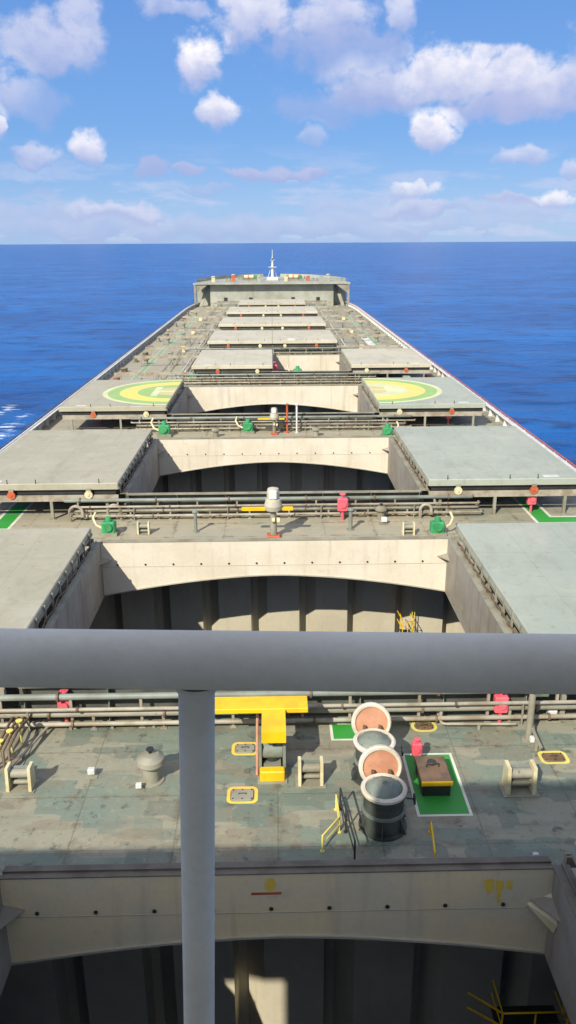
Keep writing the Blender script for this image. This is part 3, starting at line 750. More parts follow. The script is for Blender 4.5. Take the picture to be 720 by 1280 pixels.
# mushroom vents
def mushroom(loc, label, s=1.0, proto=[None]):
    if proto[0] is None:
        t = thing('mushroom_vent', loc, label, 'mushroom vent', 'mushroom vents on deck')
        q = MB(); q.lathe((0, 0, 0), [(.38, 0), (.38, .04), (.27, .05), (.27, .7)], 18); q.build('trunk', M_steel, t)
        q = MB(); q.lathe((0, 0, .6), [(.40, 0), (.43, .06), (.41, .2), (.25, .33), (0, .37)], 20); q.build('hood', M_steel, t)
        q = MB(); q.lathe((0, 0, 1.04), [(.05, -.1), (.05, .03), (.12, .04), (.12, .07), (0, .08)], 10); q.build('hand_wheel', M_dark, t)
        proto[0] = t
    else: t = copy_tree(proto[0], loc, label)
    t.scale = (s, s, s); return t
mushroom(A(190, 975), 'rounded grey mushroom vent left of the rail post on the nearest cross deck', 1.1)
for j, (px, py, lab) in enumerate([(395, 545, 'small mushroom vent right of the column crane before the helipad covers'), (270, 546, 'small mushroom vent left of centre before the helipad covers'),
        (300, 473, 'small mushroom vent left of centre beyond the helipad covers'), (415, 474, 'small mushroom vent right of centre beyond the helipad covers'), (476, 648, 'white topped mushroom vent by the right pipes of the second cross deck')]):
    mushroom(A(px, py), lab, .9)

# ---- nearest cross deck: yellow T crane
pA, pB = at(264, 888, 2.0), at(384, 870, 2.0)
sx0, sx1 = at(327, 900, 2.0).x, at(357, 900, 2.0).x
base = at(341, 978)
t = thing('deck_crane', (base.x, base.y, 0.002), 'yellow T shaped deck crane with grey machinery on the nearest cross deck', 'deck crane')
lx = lambda x: x-base.x
ly = lambda y: y-base.y
ye = at(341, 915, 2.0).y
q = MB(); q.box(-.42, .40, -.02, .30, .06, .42, bev=.04); q.build('foot_box', M_yel, t)
q = MB(); q.box(-.5, .48, -.1, 2.2, 0, .055); q.build('base_plate', M_steel, t)
q = MB(); q.box(-.46, -.36, .36, 1.5, .056, 1.15); q.box(.34, .44, .36, 1.5, .056, 1.15); q.tube([(-.35, .72, .8), (.33, .72, .8)], .3, 16); q.box(-.34, .32, 1.1, 1.45, .1, 1.1, bev=.05); q.box(-.3, .28, .42, 1.4, .06, .4); q.build('winch_body', M_vent, t)
q = MB(); q.tube([(0, ly(ye)+.9, 0.05), (0, ly(ye)+.9, 1.88)], .26, 16); q.build('column', M_dark, t)
q = MB(); q.box(lx(sx0), lx(sx1), ly(ye), ly(pA.y)+.0, 1.88, 2.0); q.box(lx(sx0), lx(sx1), ly(ye)-.03, ly(ye), 1.6, 2.0); q.build('boom', M_yel, t)
q = MB(); q.box(lx(pA.x), lx(pB.x), ly(pA.y)+.002, ly(pB.y), 1.86, 2.02, bev=.02); q.build('cross_beam', M_yel, t)
q = MB(); q.tube([(-.52, .3, .05), (-.52, 1.6, 1.1), (-.52, 2.6, 1.3)], .05, 8); q.build('hydraulic_hose', M_salmon, t)

# ---- round ventilators with lids thrown open
def ventilator(px, py, label, r=.66, hgt=1.35, lean=78):
    p = at(px, py, hgt); t = thing('hold_ventilator', (p.x, p.y, 0.002), label, 'ventilator', 'round hold ventilators with open lids')
    q = MB(); q.lathe((0, 0, 0), [(r*1.12, 0), (r*1.12, .05), (r*.92, .06), (r*.92, hgt-.25), (r, hgt-.2), (r, hgt-.04)], 28); q.build('trunk', M_vshade, t)
    for a in range(0, 360, 60):
        ca, sa = math.cos(math.radians(a+20)), math.sin(math.radians(a+20)); g = MB(); g.prism([(ca*r*.92, sa*r*.92, .06), (ca*r*1.25, sa*r*1.25, .06), (ca*r*.92, sa*r*.92, .5)], (-sa*.03, ca*.03, 0)); g.build('bracket', M_vshade, t)
    g = MB(); g.lathe((0, 0, hgt*.5), [(r*.92, -.04), (r*1.03, -.04), (r*1.03, .04), (r*.92, .04)], 28); g.build('stiffening_ring', M_vent, t)
    g = MB(); g.tube([(r*1.0, -.1, hgt-.3), (r*1.35, -.15, hgt-.3)], .025, 6); g.lathe((r*1.35, -.15, hgt-.3), [(0, 0), (.17, 0), (.17, .03), (0, .04)], 14, Vector((1, 0, 0))); g.build('hand_wheel', M_dark, t)
    q = MB(); q.lathe((0, 0, hgt-.04), [(r, -.05), (r*1.04, -.04), (r*1.06, .05), (r*.98, .09), (r*.86, .08), (r*.84, .02)], 32); q.build('rim', M_wworn, t)
    q = MB(); q.lathe((0, 0, hgt-.06), [(r*.86, .03), (r*.7, .14), (r*.4, .24), (0, .28)], 28)
    for k in range(6):
        a = k*PI/6; q.tube([(-r*.8*math.cos(a), -r*.8*math.sin(a), hgt+.03), (0, 0, hgt+.235), (r*.8*math.cos(a), r*.8*math.sin(a), hgt+.03)], .016, 5)
    q.build('damper', M_vent, t)
    a = math.radians(lean); ax = Vector((0, -math.sin(a), math.cos(a)))
    up = Vector((0, math.cos(a), math.sin(a))); c = Vector((0, r*1.34, hgt+.12))
    q = MB(); q.lathe(c, [(0, 0), (r*.84, 0)], 28, ax); q.build('lid_lining', M_salmon, t)
    q = MB(); q.lathe(c, [(r*.84, .0), (r*.84, .07), (r*.97, .09), (r*1.03, .04), (r*1.03, -.08), (r*.9, -.13), (0, -.2)], 28, ax); q.build('lid', M_wworn, t)
    q = MB(); q.box(-.04, .04, r*.9, r*1.12, hgt-.3, hgt+.12); repeat(q, 'hinge', M_rusty, t, [(-.26, 0, 0), (.26, 0, 0)])
    return t
ventilator(480, 985, 'nearer round ventilator with white rims and salmon lid open, by the green pad')
ventilator(468, 926, 'farther round ventilator with its salmon lid open, behind the nearer one', lean=74)

# ---- green pads and dark box
def painted_pad(c, label, border=.1):
    p = [at(*q, 0) for q in c]; z = .006
    x0, x1 = p[0].x, p[1].x; y0, y1 = p[0].y, p[2].y
    t = thing('painted_pad', ((x0+x1)/2, (y0+y1)/2, 0), label, 'painted deck mark', 'green painted areas on deck')
    hx, hy = abs(x1-x0)/2, abs(y1-y0)/2
    q = MB(); q.poly([(-hx+border, -hy+border, z), (hx-border, -hy+border, z), (hx-border, hy-border, z), (-hx+border, hy-border, z)]); q.build('green_area', M_gpaint, t)
    q = MB(); q.add([(-hx, -hy, z), (hx, -hy, z), (hx, hy, z), (-hx, hy, z), (-hx+border, -hy+border, z), (hx-border, -hy+border, z), (hx-border, hy-border, z), (-hx+border, hy-border, z)],
                    [[0, 1, 5, 4], [1, 2, 6, 5], [2, 3, 7, 6], [3, 0, 4, 7]]); q.build('white_border', M_wpaint, t)
painted_pad([(522, 1021), (592, 1021), (575, 941)], 'green rectangle with white border painted on deck right of the ventilators', .09)
painted_pad([(414, 926), (470, 926), (470, 903)], 'small green rectangle with white edge left of the farther ventilator', .1)
p = at(545, 996)
t = thing('access_hatch', (p.x, p.y+.65, 0.009), 'dark raised access hatch with yellow edge standing on the green pad', 'access hatch')
q = MB(); q.box(-.44, .46, -.62, .66, 0, .5); q.build('coaming', M_dark, t)
q = MB(); q.box(-.48, .50, -.60, .70, .5, .58, bev=.03); q.build('lid', M_rusty, t)
q = MB(); q.box(-.49, .51, -.68, -.625, .42, .56); q.build('yellow_edge', M_yel, t)
q = MB(); q.tube([(-.2, .1, .58), (-.2, .1, .7), (.2, .1, .7), (.2, .1, .58)], .025, 6); q.build('handle', M_dark, t)
hb = MB(); hb.lathe((.0, .3, .58), [(.15, 0), (.15, .06), (0, .07)], 12); hb.build('hand_wheel', M_dark, t)

# ---- manholes with yellow outline
def manhole(px, py, w, d, label, mat=M_yel, rr=.14):
    p = at(px, py); t = thing('manhole', (p.x, p.y, 0.004), label, 'manhole', 'manholes outlined in yellow')
    def rrect(hx, hy, r, z, n=6):
        o = []
        for cx, cy, a0 in ((hx-r, hy-r, 0), (-hx+r, hy-r, 90), (-hx+r, -hy+r, 180), (hx-r, -hy+r, 270)):
            for k in range(n+1): a = math.radians(a0+90*k/n); o.append((cx+r*math.cos(a), cy+r*math.sin(a), z))
        return o
    hx, hy = w/2, d/2; O = rrect(hx, hy, rr*1.5, .004); I = rrect(hx-.11, hy-.11, rr, .004); n = len(O)
    q = MB(); q.add(O+I, [[k, (k+1) % n, n+(k+1) % n, n+k] for k in range(n)]); q.build('yellow_outline', mat, t)
    q = MB(); J = rrect(hx-.14, hy-.14, rr, .0); Kk = rrect(hx-.15, hy-.15, rr, .035); q.add(J+Kk, [[k, (k+1) % n, n+(k+1) % n, n+k] for k in range(n)]+[[n+k for k in range(n)]]); q.build('manhole_cover', M_rusty if px > 400 else M_steel, t)
    q = MB(); a_ = hx-.2; b_ = hy-.2
    for sx in (-1, 0, 1):
        for sy in (-1, 1): q.tube([(sx*a_, sy*b_, .03), (sx*a_, sy*b_, .06)], .022, 6)
    q.tube([(-.12, 0, .035), (-.12, 0, .08), (.12, 0, .08), (.12, 0, .035)], .014, 5); q.build('bolt_ring', M_dark, t)
manhole(306.5, 936, .95, .78, 'yellow outlined rectangular manhole, upper one left of the yellow crane', M_wyel)
manhole(303, 994, 1.0, .84, 'yellow outlined rectangular manhole, lower one left of the yellow crane', M_wyel)
manhole(530, 908, .95, .72, 'round cornered yellow manhole beyond the green pad', M_pyel, .22)
manhole(692, 947, 1.0, .74, 'pale yellow outlined manhole near the right edge of the nearest cross deck', M_pyel)

# ---- small boxes, handrails, valve cluster
def junction(px, py, s, label, proto=[None]):
    p = A(px, py)
    if proto[0] is None:
        t = thing('junction_box', p, label, 'junction box', 'small white boxes on deck')
        q = MB(); q.box(-.12, .12, -.09, .09, .12, .3, bev=.02); q.build('box_body', M_white, t)
        q = MB(); q.tube([(0, 0, 0), (0, 0, .12)], .03, 6); q.box(-.2, .2, -.15, .15, 0, .02); q.build('foot', M_steel, t); proto[0] = t
    else: t = copy_tree(proto[0], p, label)
    t.scale = (s, s, s)
junction(115, 970, 1.0, 'small white box left of the mushroom vent')
junction(174, 987, .8, 'tiny white box in front of the mushroom vent')
junction(689, 899, 1.4, 'white box at the far right of the nearest cross deck')
junction(666, 930, 1.0, 'white box at the foot of the thin upright pipe')
junction(480, 655, 1.5, 'white box right of the short post on the second cross deck')
junction(669, 1074, .7, 'tiny pale box by the coaming edge at the lower right')

def hand_rail(pts, z, mat, label, r=.03):
    P = [at(*q) for q in pts]; o = P[0]
    t = thing('hand_rail', (o.x, o.y, 0.002), label, 'hand rail')
    q = MB(); q.tube([(p.x-o.x, p.y-o.y, z) for p in P], r, 8)
    if z > .4: q.tube([(p.x-o.x, p.y-o.y, z*.5) for p in P], r*.8, 6)
    q.build('rail', mat, t)
    for p in P: q = MB(); q.tube([(p.x-o.x, p.y-o.y, 0), (p.x-o.x, p.y-o.y, z)], r, 6); q.lathe((p.x-o.x, p.y-o.y, 0), [(.07, 0), (.07, .02), (0, .02)], 8); q.build('post', mat, t)
hand_rail([(425, 1012), (432, 1040), (443, 1080)], .8, M_dark, 'dark hand rail left of the ventilators running towards the open hold')
hand_rail([(403, 1064), (424, 1040), (420, 1012)], .55, M_pyel, 'pale yellow bent hand rail left of the ventilators')
hand_rail([(538, 1040), (543, 1078)], .35, M_yel, 'yellow hand rail in front of the green pad')
def floor_pipe(pts, z, r, mat, label):
    P = [at(*q, z) for q in pts]; o = P[0]
    t = thing('deck_pipe', (o.x, o.y, 0.002), label, 'pipe')
    V = [Vector((p.x-o.x, p.y-o.y, z)) for p in P]; S = [V[0]]
    for k in range(1, len(V)-1):
        a, b_, c = V[k-1], V[k], V[k+1]; d1 = (a-b_).normalized()*.2; d2 = (c-b_).normalized()*.2
        for u in (0, .25, .5, .75, 1): S.append(b_+d1*(1-u)**2+d2*u**2)
    S.append(V[-1]); q = MB(); q.tube(S, r, 8); q.build('pipe_run', mat, t)
    L = 0
    for a, b_ in zip(V[:-1], V[1:]):
        n = max(1, int((b_-a).length/1.4))
        for k in range(n): c = a.lerp(b_, (k+.5)/n); q = MB(); q.box(c.x-.05, c.x+.05, c.y-.05, c.y+.05, 0, z-r*.8); q.build('pipe_support', M_steel, t)
floor_pipe([(218, 902), (62, 906), (46, 924), (10, 962)], .22, .05, M_pipe, 'thin bent pipe lying along the left part of the nearest cross deck')
floor_pipe([(645, 905), (552, 905), (545, 884)], .22, .05, M_pipe, 'thin bent pipe behind the green pad at the right')
floor_pipe([(664, 872), (666, 912), (676, 934)], .5, .07, M_steel, 'pipe running fore and aft at the right of the nearest cross deck')
# valve cluster at left edge
p = at(8, 955)
t = thing('valve_cluster', (p.x, p.y, .002), 'rusty yellow valve cluster at the left edge of the nearest cross deck', 'valves')
q = MB()
for k in range(4): q.tube([(-.35+k*.2, -.3, 0), (-.35+k*.2, -.3, .5+.1*k), (-.3+k*.2, .6, .6+.1*k), (-.3+k*.2, 1.9, .6)], .05, 8)
q.build('pipes', M_rusty, t)
for k in range(4): q = MB(); q.lathe((-.35+k*.2, -.35+.45*k, .72+.1*k), [(0, 0), (.11, 0), (.12, .05), (0, .06)], 10); q.tube([(-.35+k*.2, -.35+.45*k, 0), (-.35+k*.2, -.35+.45*k, .74+.1*k)], .03, 6); q.build('valve', M_pyel, t)
q = MB(); q.box(-.6, .6, -.5, 2.0, 0, .03); q.build('drip_tray', M_steel, t)

# painted walkway strips of the second cross deck (green between white lines, turning outboard round the covers)
for s in (-1, 1):
    pth = [(16.3*s, 49.0), (16.6*s, 42.9), (23*s, 42.0)] 
    t = thing('green_walkway', (0, 0, 0), 'green walkway with white edges at the %s end of the second cross deck' % ('right' if s > 0 else 'left'), 'painted deck mark', 'green painted areas on deck')
    xa, xb = (16.0, 17.4); z = .008
    def poly(pts, m, nm): q = MB(); q.poly([(s*x, y, z) for x, y in pts]); q.build(nm, m, t)
    poly([(16.75, 54.0), (17.75, 54.0), (17.75, 48.5), (16.75, 47.5)], M_gpaint, 'green_band')
    poly([(16.75, 47.5), (17.75, 48.5), (22.0, 48.5), (22.0, 47.5)], M_gpaint, 'green_band')
    poly([(16.55, 54.0), (16.75, 54.0), (16.75, 47.5), (16.55, 47.3)], M_wpaint, 'white_line')
    poly([(16.55, 47.3), (16.75, 47.5), (22.0, 47.5), (22.0, 47.3)], M_wpaint, 'white_line')
    poly([(17.75, 54.0), (17.95, 54.0), (17.95, 48.7), (17.75, 48.5)], M_wpaint, 'white_line')
    poly([(17.75, 48.5), (17.95, 48.7), (22.0, 48.7), (22.0, 48.5)], M_wpaint, 'white_line')

for s in (-1, 1):
    t = thing('side_walkway', (s*18.2, 92, 0), 'long faded green walkway stripe on the %s side deck forward' % ('port' if s < 0 else 'starboard'), 'painted deck mark', 'green painted areas on deck')
    q = MB(); q.poly([(-.32, 0, .007), (.32, 0, .007), (.32, 108, .007), (-.32, 108, .007)]); q.build('green_band', M_gear2, t)
    for x in (-.42, .34): q = MB(); q.poly([(x, 0, .007), (x+.08, 0, .007), (x+.08, 108, .007), (x, 108, .007)]); q.build('white_line', M_wpaint, t)

# gooseneck hoses near the left of the second cross deck
def gooseneck(loc, r, label, flip=1):
    t = thing('gooseneck_vent', loc, label, 'gooseneck vent', 'gooseneck vents on the cross decks')
    pts = [(0, 0, 0), (0, 0, .6)]+[(flip*(r-r*math.cos(a)), 0, .6+r*math.sin(a)) for a in [PI*k/8 for k in range(9)]]+[(flip*2*r, 0, .45)]
    q = MB(); q.tube(pts, .1, 10); q.build('bent_pipe', M_pipe, t)
    q = MB(); q.lathe((flip*2*r, 0, .45), [(.1, 0), (.15, -.01), (.15, -.14), (0, -.15)], 10); q.lathe((0, 0, 0), [(.2, 0), (.2, .04), (0, .04)], 10); q.build('vent_head', M_steel, t)
gooseneck(A(88, 652), .42, 'gooseneck vent left of the green gear on the second cross deck')
gooseneck(A(152, 650), .42, 'gooseneck vent beside the hold corner, left of the second cross deck', -1)
gooseneck(A(525, 648), .35, 'gooseneck vent by the green gear at the right of the second cross deck')
for k, (i, x) in enumerate([(2, -13), (2, 13.5), (3, -12.5), (3, 12), (4, -14), (4, 13), (5, -13), (5, 12.6), (6, -12), (6, 12)]):
    gooseneck((x, H[i]['f']+2.2, .002), .4, 'gooseneck vent on the %s side %s' % ('port' if x < 0 else 'starboard', CDN[i]), 1 if x < 0 else -1)

# farther cross decks: central lockers
for i in range(3, 8):
    y = H[i]['f']+2.4
    t = thing('deck_locker', (-5.5 if i % 2 else 5.2, y, .002), 'grey steel deck locker '+CDN[i], 'locker', 'steel lockers on the far cross decks')
    q = MB(); q.box(-1, 1, -.6, .6, 0, 1.25, bev=.04); q.build('cabinet_body', M_steel2, t)
    q = MB(); q.box(-.95, -.03, -.64, -.602, .1, 1.1); q.box(.03, .95, -.64, -.602, .1, 1.1); q.build('door', M_steel, t)
# side deck fittings: small vents and bollards along both sides
k = 0
for s, nm in ((-1, 'port'), (1, 'starboard')):
    for j, y in enumerate((46, 71, 96, 121.5, 147.5, 175, 202)):
        bollard_pair((s*20.6, y, .002), PI/2, 'bollards by the %s bulwark abreast the %s cross deck' % (nm, ['second', 'third', 'fourth', 'fifth', 'sixth', 'seventh', 'eighth'][j]))
    for j, y in enumerate((68.5, 93.5, 119, 145, 172, 200)):
        mushroom((s*18.6, y, .002), 'mushroom vent at the %s end of the %s cross deck' % (nm, ['third', 'fourth', 'fifth', 'sixth', 'seventh', 'eighth'][j]), 1.15)
# gangway stowed to starboard, forward
p = at(462, 432)
t = thing('stowed_gangway', (p.x, p.y-4, .002), 'pale slatted gangway stowed on the starboard side deck forward', 'gangway')
q = MB(); q.box(-.6, -.5, 0, 12, .3, .55); q.box(.5, .6, 0, 12, .3, .55); q.build('side_beam', M_white, t)
q = MB(); q.box(-.5, .5, .3, .7, .35, .42); repeat(q, 'tread', M_white, t, [(0, k, 0) for k in range(12)])
q = MB(); q.box(-.6, .6, -.1, .1, 0, .3); repeat(q, 'cradle', M_steel, t, [(0, k, 0) for k in (1, 6, 11)])
for s, nm in ((-1, 'port'), (1, 'starboard')):
    for j, x in enumerate((11.6, 12.1, 14.6)):
        t = thing('deck_pipe', (s*x, 93, .002), '%s fore and aft pipe on low supports along the %s side of the closed hatches' % (('inner', 'middle', 'outer')[j], nm), 'pipe', 'fore and aft pipes on the side decks')
        q = MB(); q.tube([(0, 0, .5+.12*j), (0, 130, .5+.12*j)], .11-.02*j, 8); q.build('pipe_run', (M_pipe, M_white, M_steel)[j], t)
        q = MB(); q.box(-.06, .06, -.1, .1, 0, .42+.12*j); repeat(q, 'pipe_support', M_steel, t, [(0, 2+5*k, 0) for k in range(26)])
    for j, y in enumerate((98, 123, 133, 150, 160, 178, 188, 204)):
        t = thing('vent_casing', (s*(16.4-(j % 3)*.9), y, .002), '%s tall square vent casing from aft on the %s side deck' % (('first', 'second', 'third', 'fourth', 'fifth', 'sixth', 'seventh', 'eighth')[j], nm), 'vent casing', 'vent casings on the forward side decks')
        q = MB(); q.box(-.35, .35, -.3, .3, 0, 1.1); q.build('casing', M_steel2 if j % 2 else M_cream, t)
        q = MB(); q.box(-.45, .45, -.4, .4, 1.1, 1.3, bev=.05); q.build('cap', M_steel, t)
    for j, y in enumerate((104, 112, 129, 137, 156, 164, 184, 192, 210)):
        t = thing('tank_access', (s*(20.2+.4*(j % 2)), y, .002), 'low round tank access lid, %s from aft by the %s bulwark' % (('first', 'second', 'third', 'fourth', 'fifth', 'sixth', 'seventh', 'eighth', 'ninth')[j], nm), 'access lid', 'round access lids by the bulwarks')
        q = MB(); q.lathe((0, 0, 0), [(.45, 0), (.45, .45), (.4, .45)], 14); q.build('rim', M_rusty if j % 3 else M_orange, t)
        q = MB(); q.lathe((0, 0, .45), [(.52, 0), (.52, .08), (0, .14)], 14); q.build('lid', M_steel, t)
# breakwater in front of the forecastle
t = thing('breakwater', (0, 225.6, .002), 'low plated breakwater across the deck before the forecastle', 'breakwater')
q = MB(); q.box(-15, 15, 0, .12, 0, 1.8); q.build('plate', M_steel2, t)
for x in range(-14, 15, 4): q = MB(); q.prism([(x, -.9, 0), (x, 0, 0), (x, 0, 1.6)], (.08, 0, 0)); q.build('stay', M_steel, t)

# hold platforms
p = at(645, 1262, -6.0)
platform((at(625, 1300, -5.5).x, at(625, 1300, -5.5).y, -5.5), 'yellow railed ladder platform inside the bottom hold at lower right', 1.15)
d = ray(517, 778); tt = 44.2/d.y
pp = EYE+d*tt
platform((pp.x-.7, 44.0, pp.z-.9), 'small yellow platform on the bulkhead of the hold just beyond the rail', .38)

# yellow stencil marks worn off the near coaming
t = thing('stencil_mark', (0, H[0]['f']-.004, 0), 'worn yellow dripping stencil marks on the near coaming, right side', 'paint mark')
def onco(px, py):
    d = ray(px, py); k = (H[0]['f']-.004)/d.y; return EYE+d*k
def blot(pts, parent, nm='yellow_blot'):
    q = MB(); q.poly([(p.x, 0, p.z) for p in [onco(*a) for a in pts]]); q.build(nm, M_wyel, parent)
blot([(604, 1100), (618, 1099), (617, 1113), (611, 1118), (607, 1112)], t)
blot([(619, 1100), (630, 1101), (629, 1112), (626, 1116), (626, 1128), (621, 1129), (621, 1114)], t)
blot([(633, 1100), (641, 1101), (640, 1113), (634, 1111)], t)
t = thing('stencil_mark', (0, H[0]['f']-.004, 0), 'single faded yellow blot on the near coaming beside the rail post', 'paint mark')
blot([(330, 1106), (335, 1098), (342, 1098), (346, 1106), (340, 1115), (333, 1113)], t)
q = MB(); q.poly([(p.x, -.002, p.z) for p in [onco(*a) for a in [(314, 1116), (352, 1115), (352, 1118), (314, 1119)]]]); q.build('rust_scrape', M_orange, t)
# bent cream patch plate in right corner
t = thing('corner_gusset', (H[0]['w']-.004, H[0]['f']-.004, 0), 'cream corner gusset plate inside the right corner of the near coaming', 'gusset plate')
q = MB(); q.prism([(0, 0, .75), (-.62, 0, .42), (-.05, -.55, .0), (0, -.6, .3)], (0, 0, -.03)); q.build('plate', M_cream, t)

# ------------------------------------------------------------------ bridge: rail at the camera, catwalk, wheelhouse and accommodation behind
def at_depth(px, py, d):
    v = fwd*FPX+rgt*(px-360)-upv*(py-640); return EYE+v*(d/FPX)
a = at_depth(0, 822, .775); b2 = at_depth(720, 830, .757)
dirn = (b2-a); A0 = a-dirn*4; B0 = b2+dirn*4
t = thing('bridge_rail', (a.x, a.y, 15.4), 'grey tubular guard rail in front of the camera on the bridge', 'guard rail')
o = Vector((a.x, a.y, 15.4))
q = MB(); q.tube([A0-o, a-o, b2-o, B0-o], .0282, 32); q.build('hand_rail', M_rail, t)
q = MB()
for dz in (.58, .85): q.tube([A0-o-Vector((0, 0, dz)), B0-o-Vector((0, 0, dz))], .013, 12)
q.build('lower_rail', M_rail, t)
# post seen in the picture
zc = 0
top = at_depth(245.5, 828, .785)
bot_dir = ray(249, 1272); k = (top.y+.012)/bot_dir.y; bot = EYE+bot_dir*k
dd = (bot-top); bot2 = top+dd*((top.z-15.4)/(top.z-bot.z))
q = MB(); q.tube([top-o, bot2-o], .0183, 24); q.lathe(bot2-o, [(.05, 0), (.05, .008), (0, .008)], 16); pst = q.build('post', M_rail, t)
q = MB(); nrm = (bot-top).normalized(); q.lathe(top-o+nrm*.0235, [(.0180, .008), (.0215, .004), (.0235, 0), (.0225, -.004)], 24, nrm); q.build('weld_collar', M_rail, pst)
for k in (-3, -2, -1, 1, 2, 3):
    c = top+dirn.normalized()*1.5*k; q = MB(); q.tube([c-o, Vector((c.x, c.y, 15.4))-o], .0183, 16); q.build('post', M_rail, t)
acc = thing('accommodation_block', (0, 0, 0), 'white accommodation block and wheelhouse behind the viewpoint', 'superstructure')
q = MB(); q.box(-12.7, 12.7, -16, -2.2, .002, 15.2); q.build('deckhouse', M_acc, acc)
q = MB(); q.box(-22, 22, -3.6, .74, 15.22, 15.4); q.box(-9.2, 9.2, -9.2, -3.601, 15.22, 15.4); q.build('bridge_deck', M_lip, acc)
q = MB(); q.box(-8.8, 8.8, -9, -1.3, 15.402, 18.4); q.build('wheelhouse', M_acc, acc)
q = MB(); q.box(-9.1, 9.1, -9.2, -1.1, 18.402, 18.6); q.box(-8.9, 8.9, -1.3, -1.2, 18.6, 21.1); q.build('monkey_island', M_acc, acc)
for s in (-1, 1):
    q = MB(); q.box(s*9.12, s*22, -3.6, -1.1, 18.35, 18.5)
    q.build('wing_roof', M_acc, acc)
    q = MB(); q.box(s*9.12, s*21.9, -1.3, -1.2, 15.402, 18.34); q.build('wing_front', M_acc, acc)
for k in range(9):
    x = -7.8+k*1.95; q = MB(); q.box(x-.75, x+.75, -1.3+.001, -1.28, 16.5, 17.7); q.build('window', M_glass, acc)

# ------------------------------------------------------------------ world: physical sky plus clouds placed by direction
W = bpy.data.worlds.new('World'); SC.world = W; W.use_nodes = True
nt = W.node_tree; nt.nodes.clear(); t = NT(nt)
out = t.n('ShaderNodeOutputWorld'); bg = t.n('ShaderNodeBackground'); t.l(bg.outputs[0], out.inputs[0])
sky = t.n('ShaderNodeTexSky', sky_type='NISHITA'); sky.sun_disc = False
SUN = Vector((-.62, -1.1, 1)).normalized()
sky.sun_elevation = math.asin(SUN.z); sky.sun_rotation = math.atan2(SUN.x, SUN.y)
sky.altitude = 0; sky.air_density = 1.0; sky.dust_density = 0.25; sky.ozone_density = 3.0
hs = t.n('ShaderNodeHueSaturation'); hs.inputs['Saturation'].default_value = 1.0; hs.inputs['Value'].default_value = 1.0
t.l(sky.outputs[0], hs.inputs['Color'])
tc = t.n('ShaderNodeTexCoord'); D = tc.outputs['Generated']
sp = t.n('ShaderNodeSeparateXYZ'); t.l(D, sp.inputs[0])
az = t.math('ARCTAN2', sp.outputs[0], sp.outputs[1]); el = t.math('ARCSINE', sp.outputs[2])
cv = t.n('ShaderNodeCombineXYZ'); t.l(az, cv.inputs[0]); t.l(el, cv.inputs[1])
# billowing warp
wn = t.n('ShaderNodeTexNoise'); t.l(cv.outputs[0], wn.inputs['Vector']); wn.inputs['Scale'].default_value = 20; wn.inputs['Detail'].default_value = 4; wn.inputs['Roughness'].default_value = .5
w1 = t.n('ShaderNodeVectorMath', operation='SUBTRACT'); t.l(wn.outputs['Color'], w1.inputs[0]); w1.inputs[1].default_value = (.5, .5, .5)
w2 = t.n('ShaderNodeVectorMath', operation='SCALE'); t.l(w1.outputs[0], w2.inputs[0]); w2.inputs['Scale'].default_value = .05
w3 = t.n('ShaderNodeVectorMath', operation='ADD'); t.l(cv.outputs[0], w3.inputs[0]); t.l(w2.outputs[0], w3.inputs[1])
WC = w3.outputs[0]
fine = t.noise(t.scale(cv.outputs[0], 1, 1.3, 1), 60, 6, .6)
#        px   py   rx  ry  soft(inner edge) density  lit
CLOUDS = [(250, 70, 30, 28, .45, 1.0, 1.0), (274, 136, 30, 19, .45, .95, .85), (58, 50, 66, 30, .3, .8, .45), (95, 22, 28, 30, .3, .7, .6), (318, 18, 52, 38, .3, .85, .85),
          (415, 18, 62, 24, .3, .8, .6), (430, 60, 95, 36, .15, .6, .14), (478, 103, 58, 26, .35, .85, .42), (562, 98, 58, 34, .4, .95, .85), (640, 105, 64, 32, .4, .95, .72),
          (705, 110, 60, 26, .35, .85, .45), (605, 72, 22, 14, .4, .85, .8), (430, 130, 110, 18, .1, .4, .1), (620, 136, 110, 14, .1, .7, .15), (540, 168, 28, 24, .45, .95, .95), (104, 186, 22, 24, .45, .95, .9), (46, 190, 32, 15, .3, .75, .5),
          (655, 190, 32, 14, .3, .7, .6), (714, 212, 16, 12, .3, .7, .6), (515, 242, 34, 12, .35, .8, .85), (700, 243, 26, 12, .35, .85, .9), (392, 165, 24, 14, .2, .45, .5),
          (345, 217, 80, 9, .2, .9, .2), (100, 268, 130, 20, .1, .55, .3), (450, 262, 90, 18, .1, .5, .35), (640, 266, 110, 16, .1, .5, .35), (300, 284, 420, 16, .1, .5, .3), (0, 158, 8, 18, .4, .9, .9),
          (508, 14, 22, 22, .3, .7, .8), (30, 120, 60, 24, .1, .4, .15), (195, 210, 26, 16, .1, .8, .1), (240, 215, 20, 8, .1, .8, .15), (150, 262, 60, 12, .1, .8, .5), (530, 262, 60, 9, .1, .8, .4), (655, 246, 60, 6, .1, .8, .3), (255, 240, 40, 5, .2, .4, .2), (215, 4, 50, 12, .3, .6, .6), (45, 240, 32, 6, .2, .4, .15),
          (-90, 90, 90, 50, .3, .8, .7), (-160, 200, 70, 24, .3, .8, .6), (820, 60, 90, 50, .3, .8, .8), (880, 190, 70, 30, .3, .8, .7), (300, -90, 120, 50, .3, .8, .7), (600, -110, 130, 50, .3, .8, .7)]
dens = None; lit = None; F = None
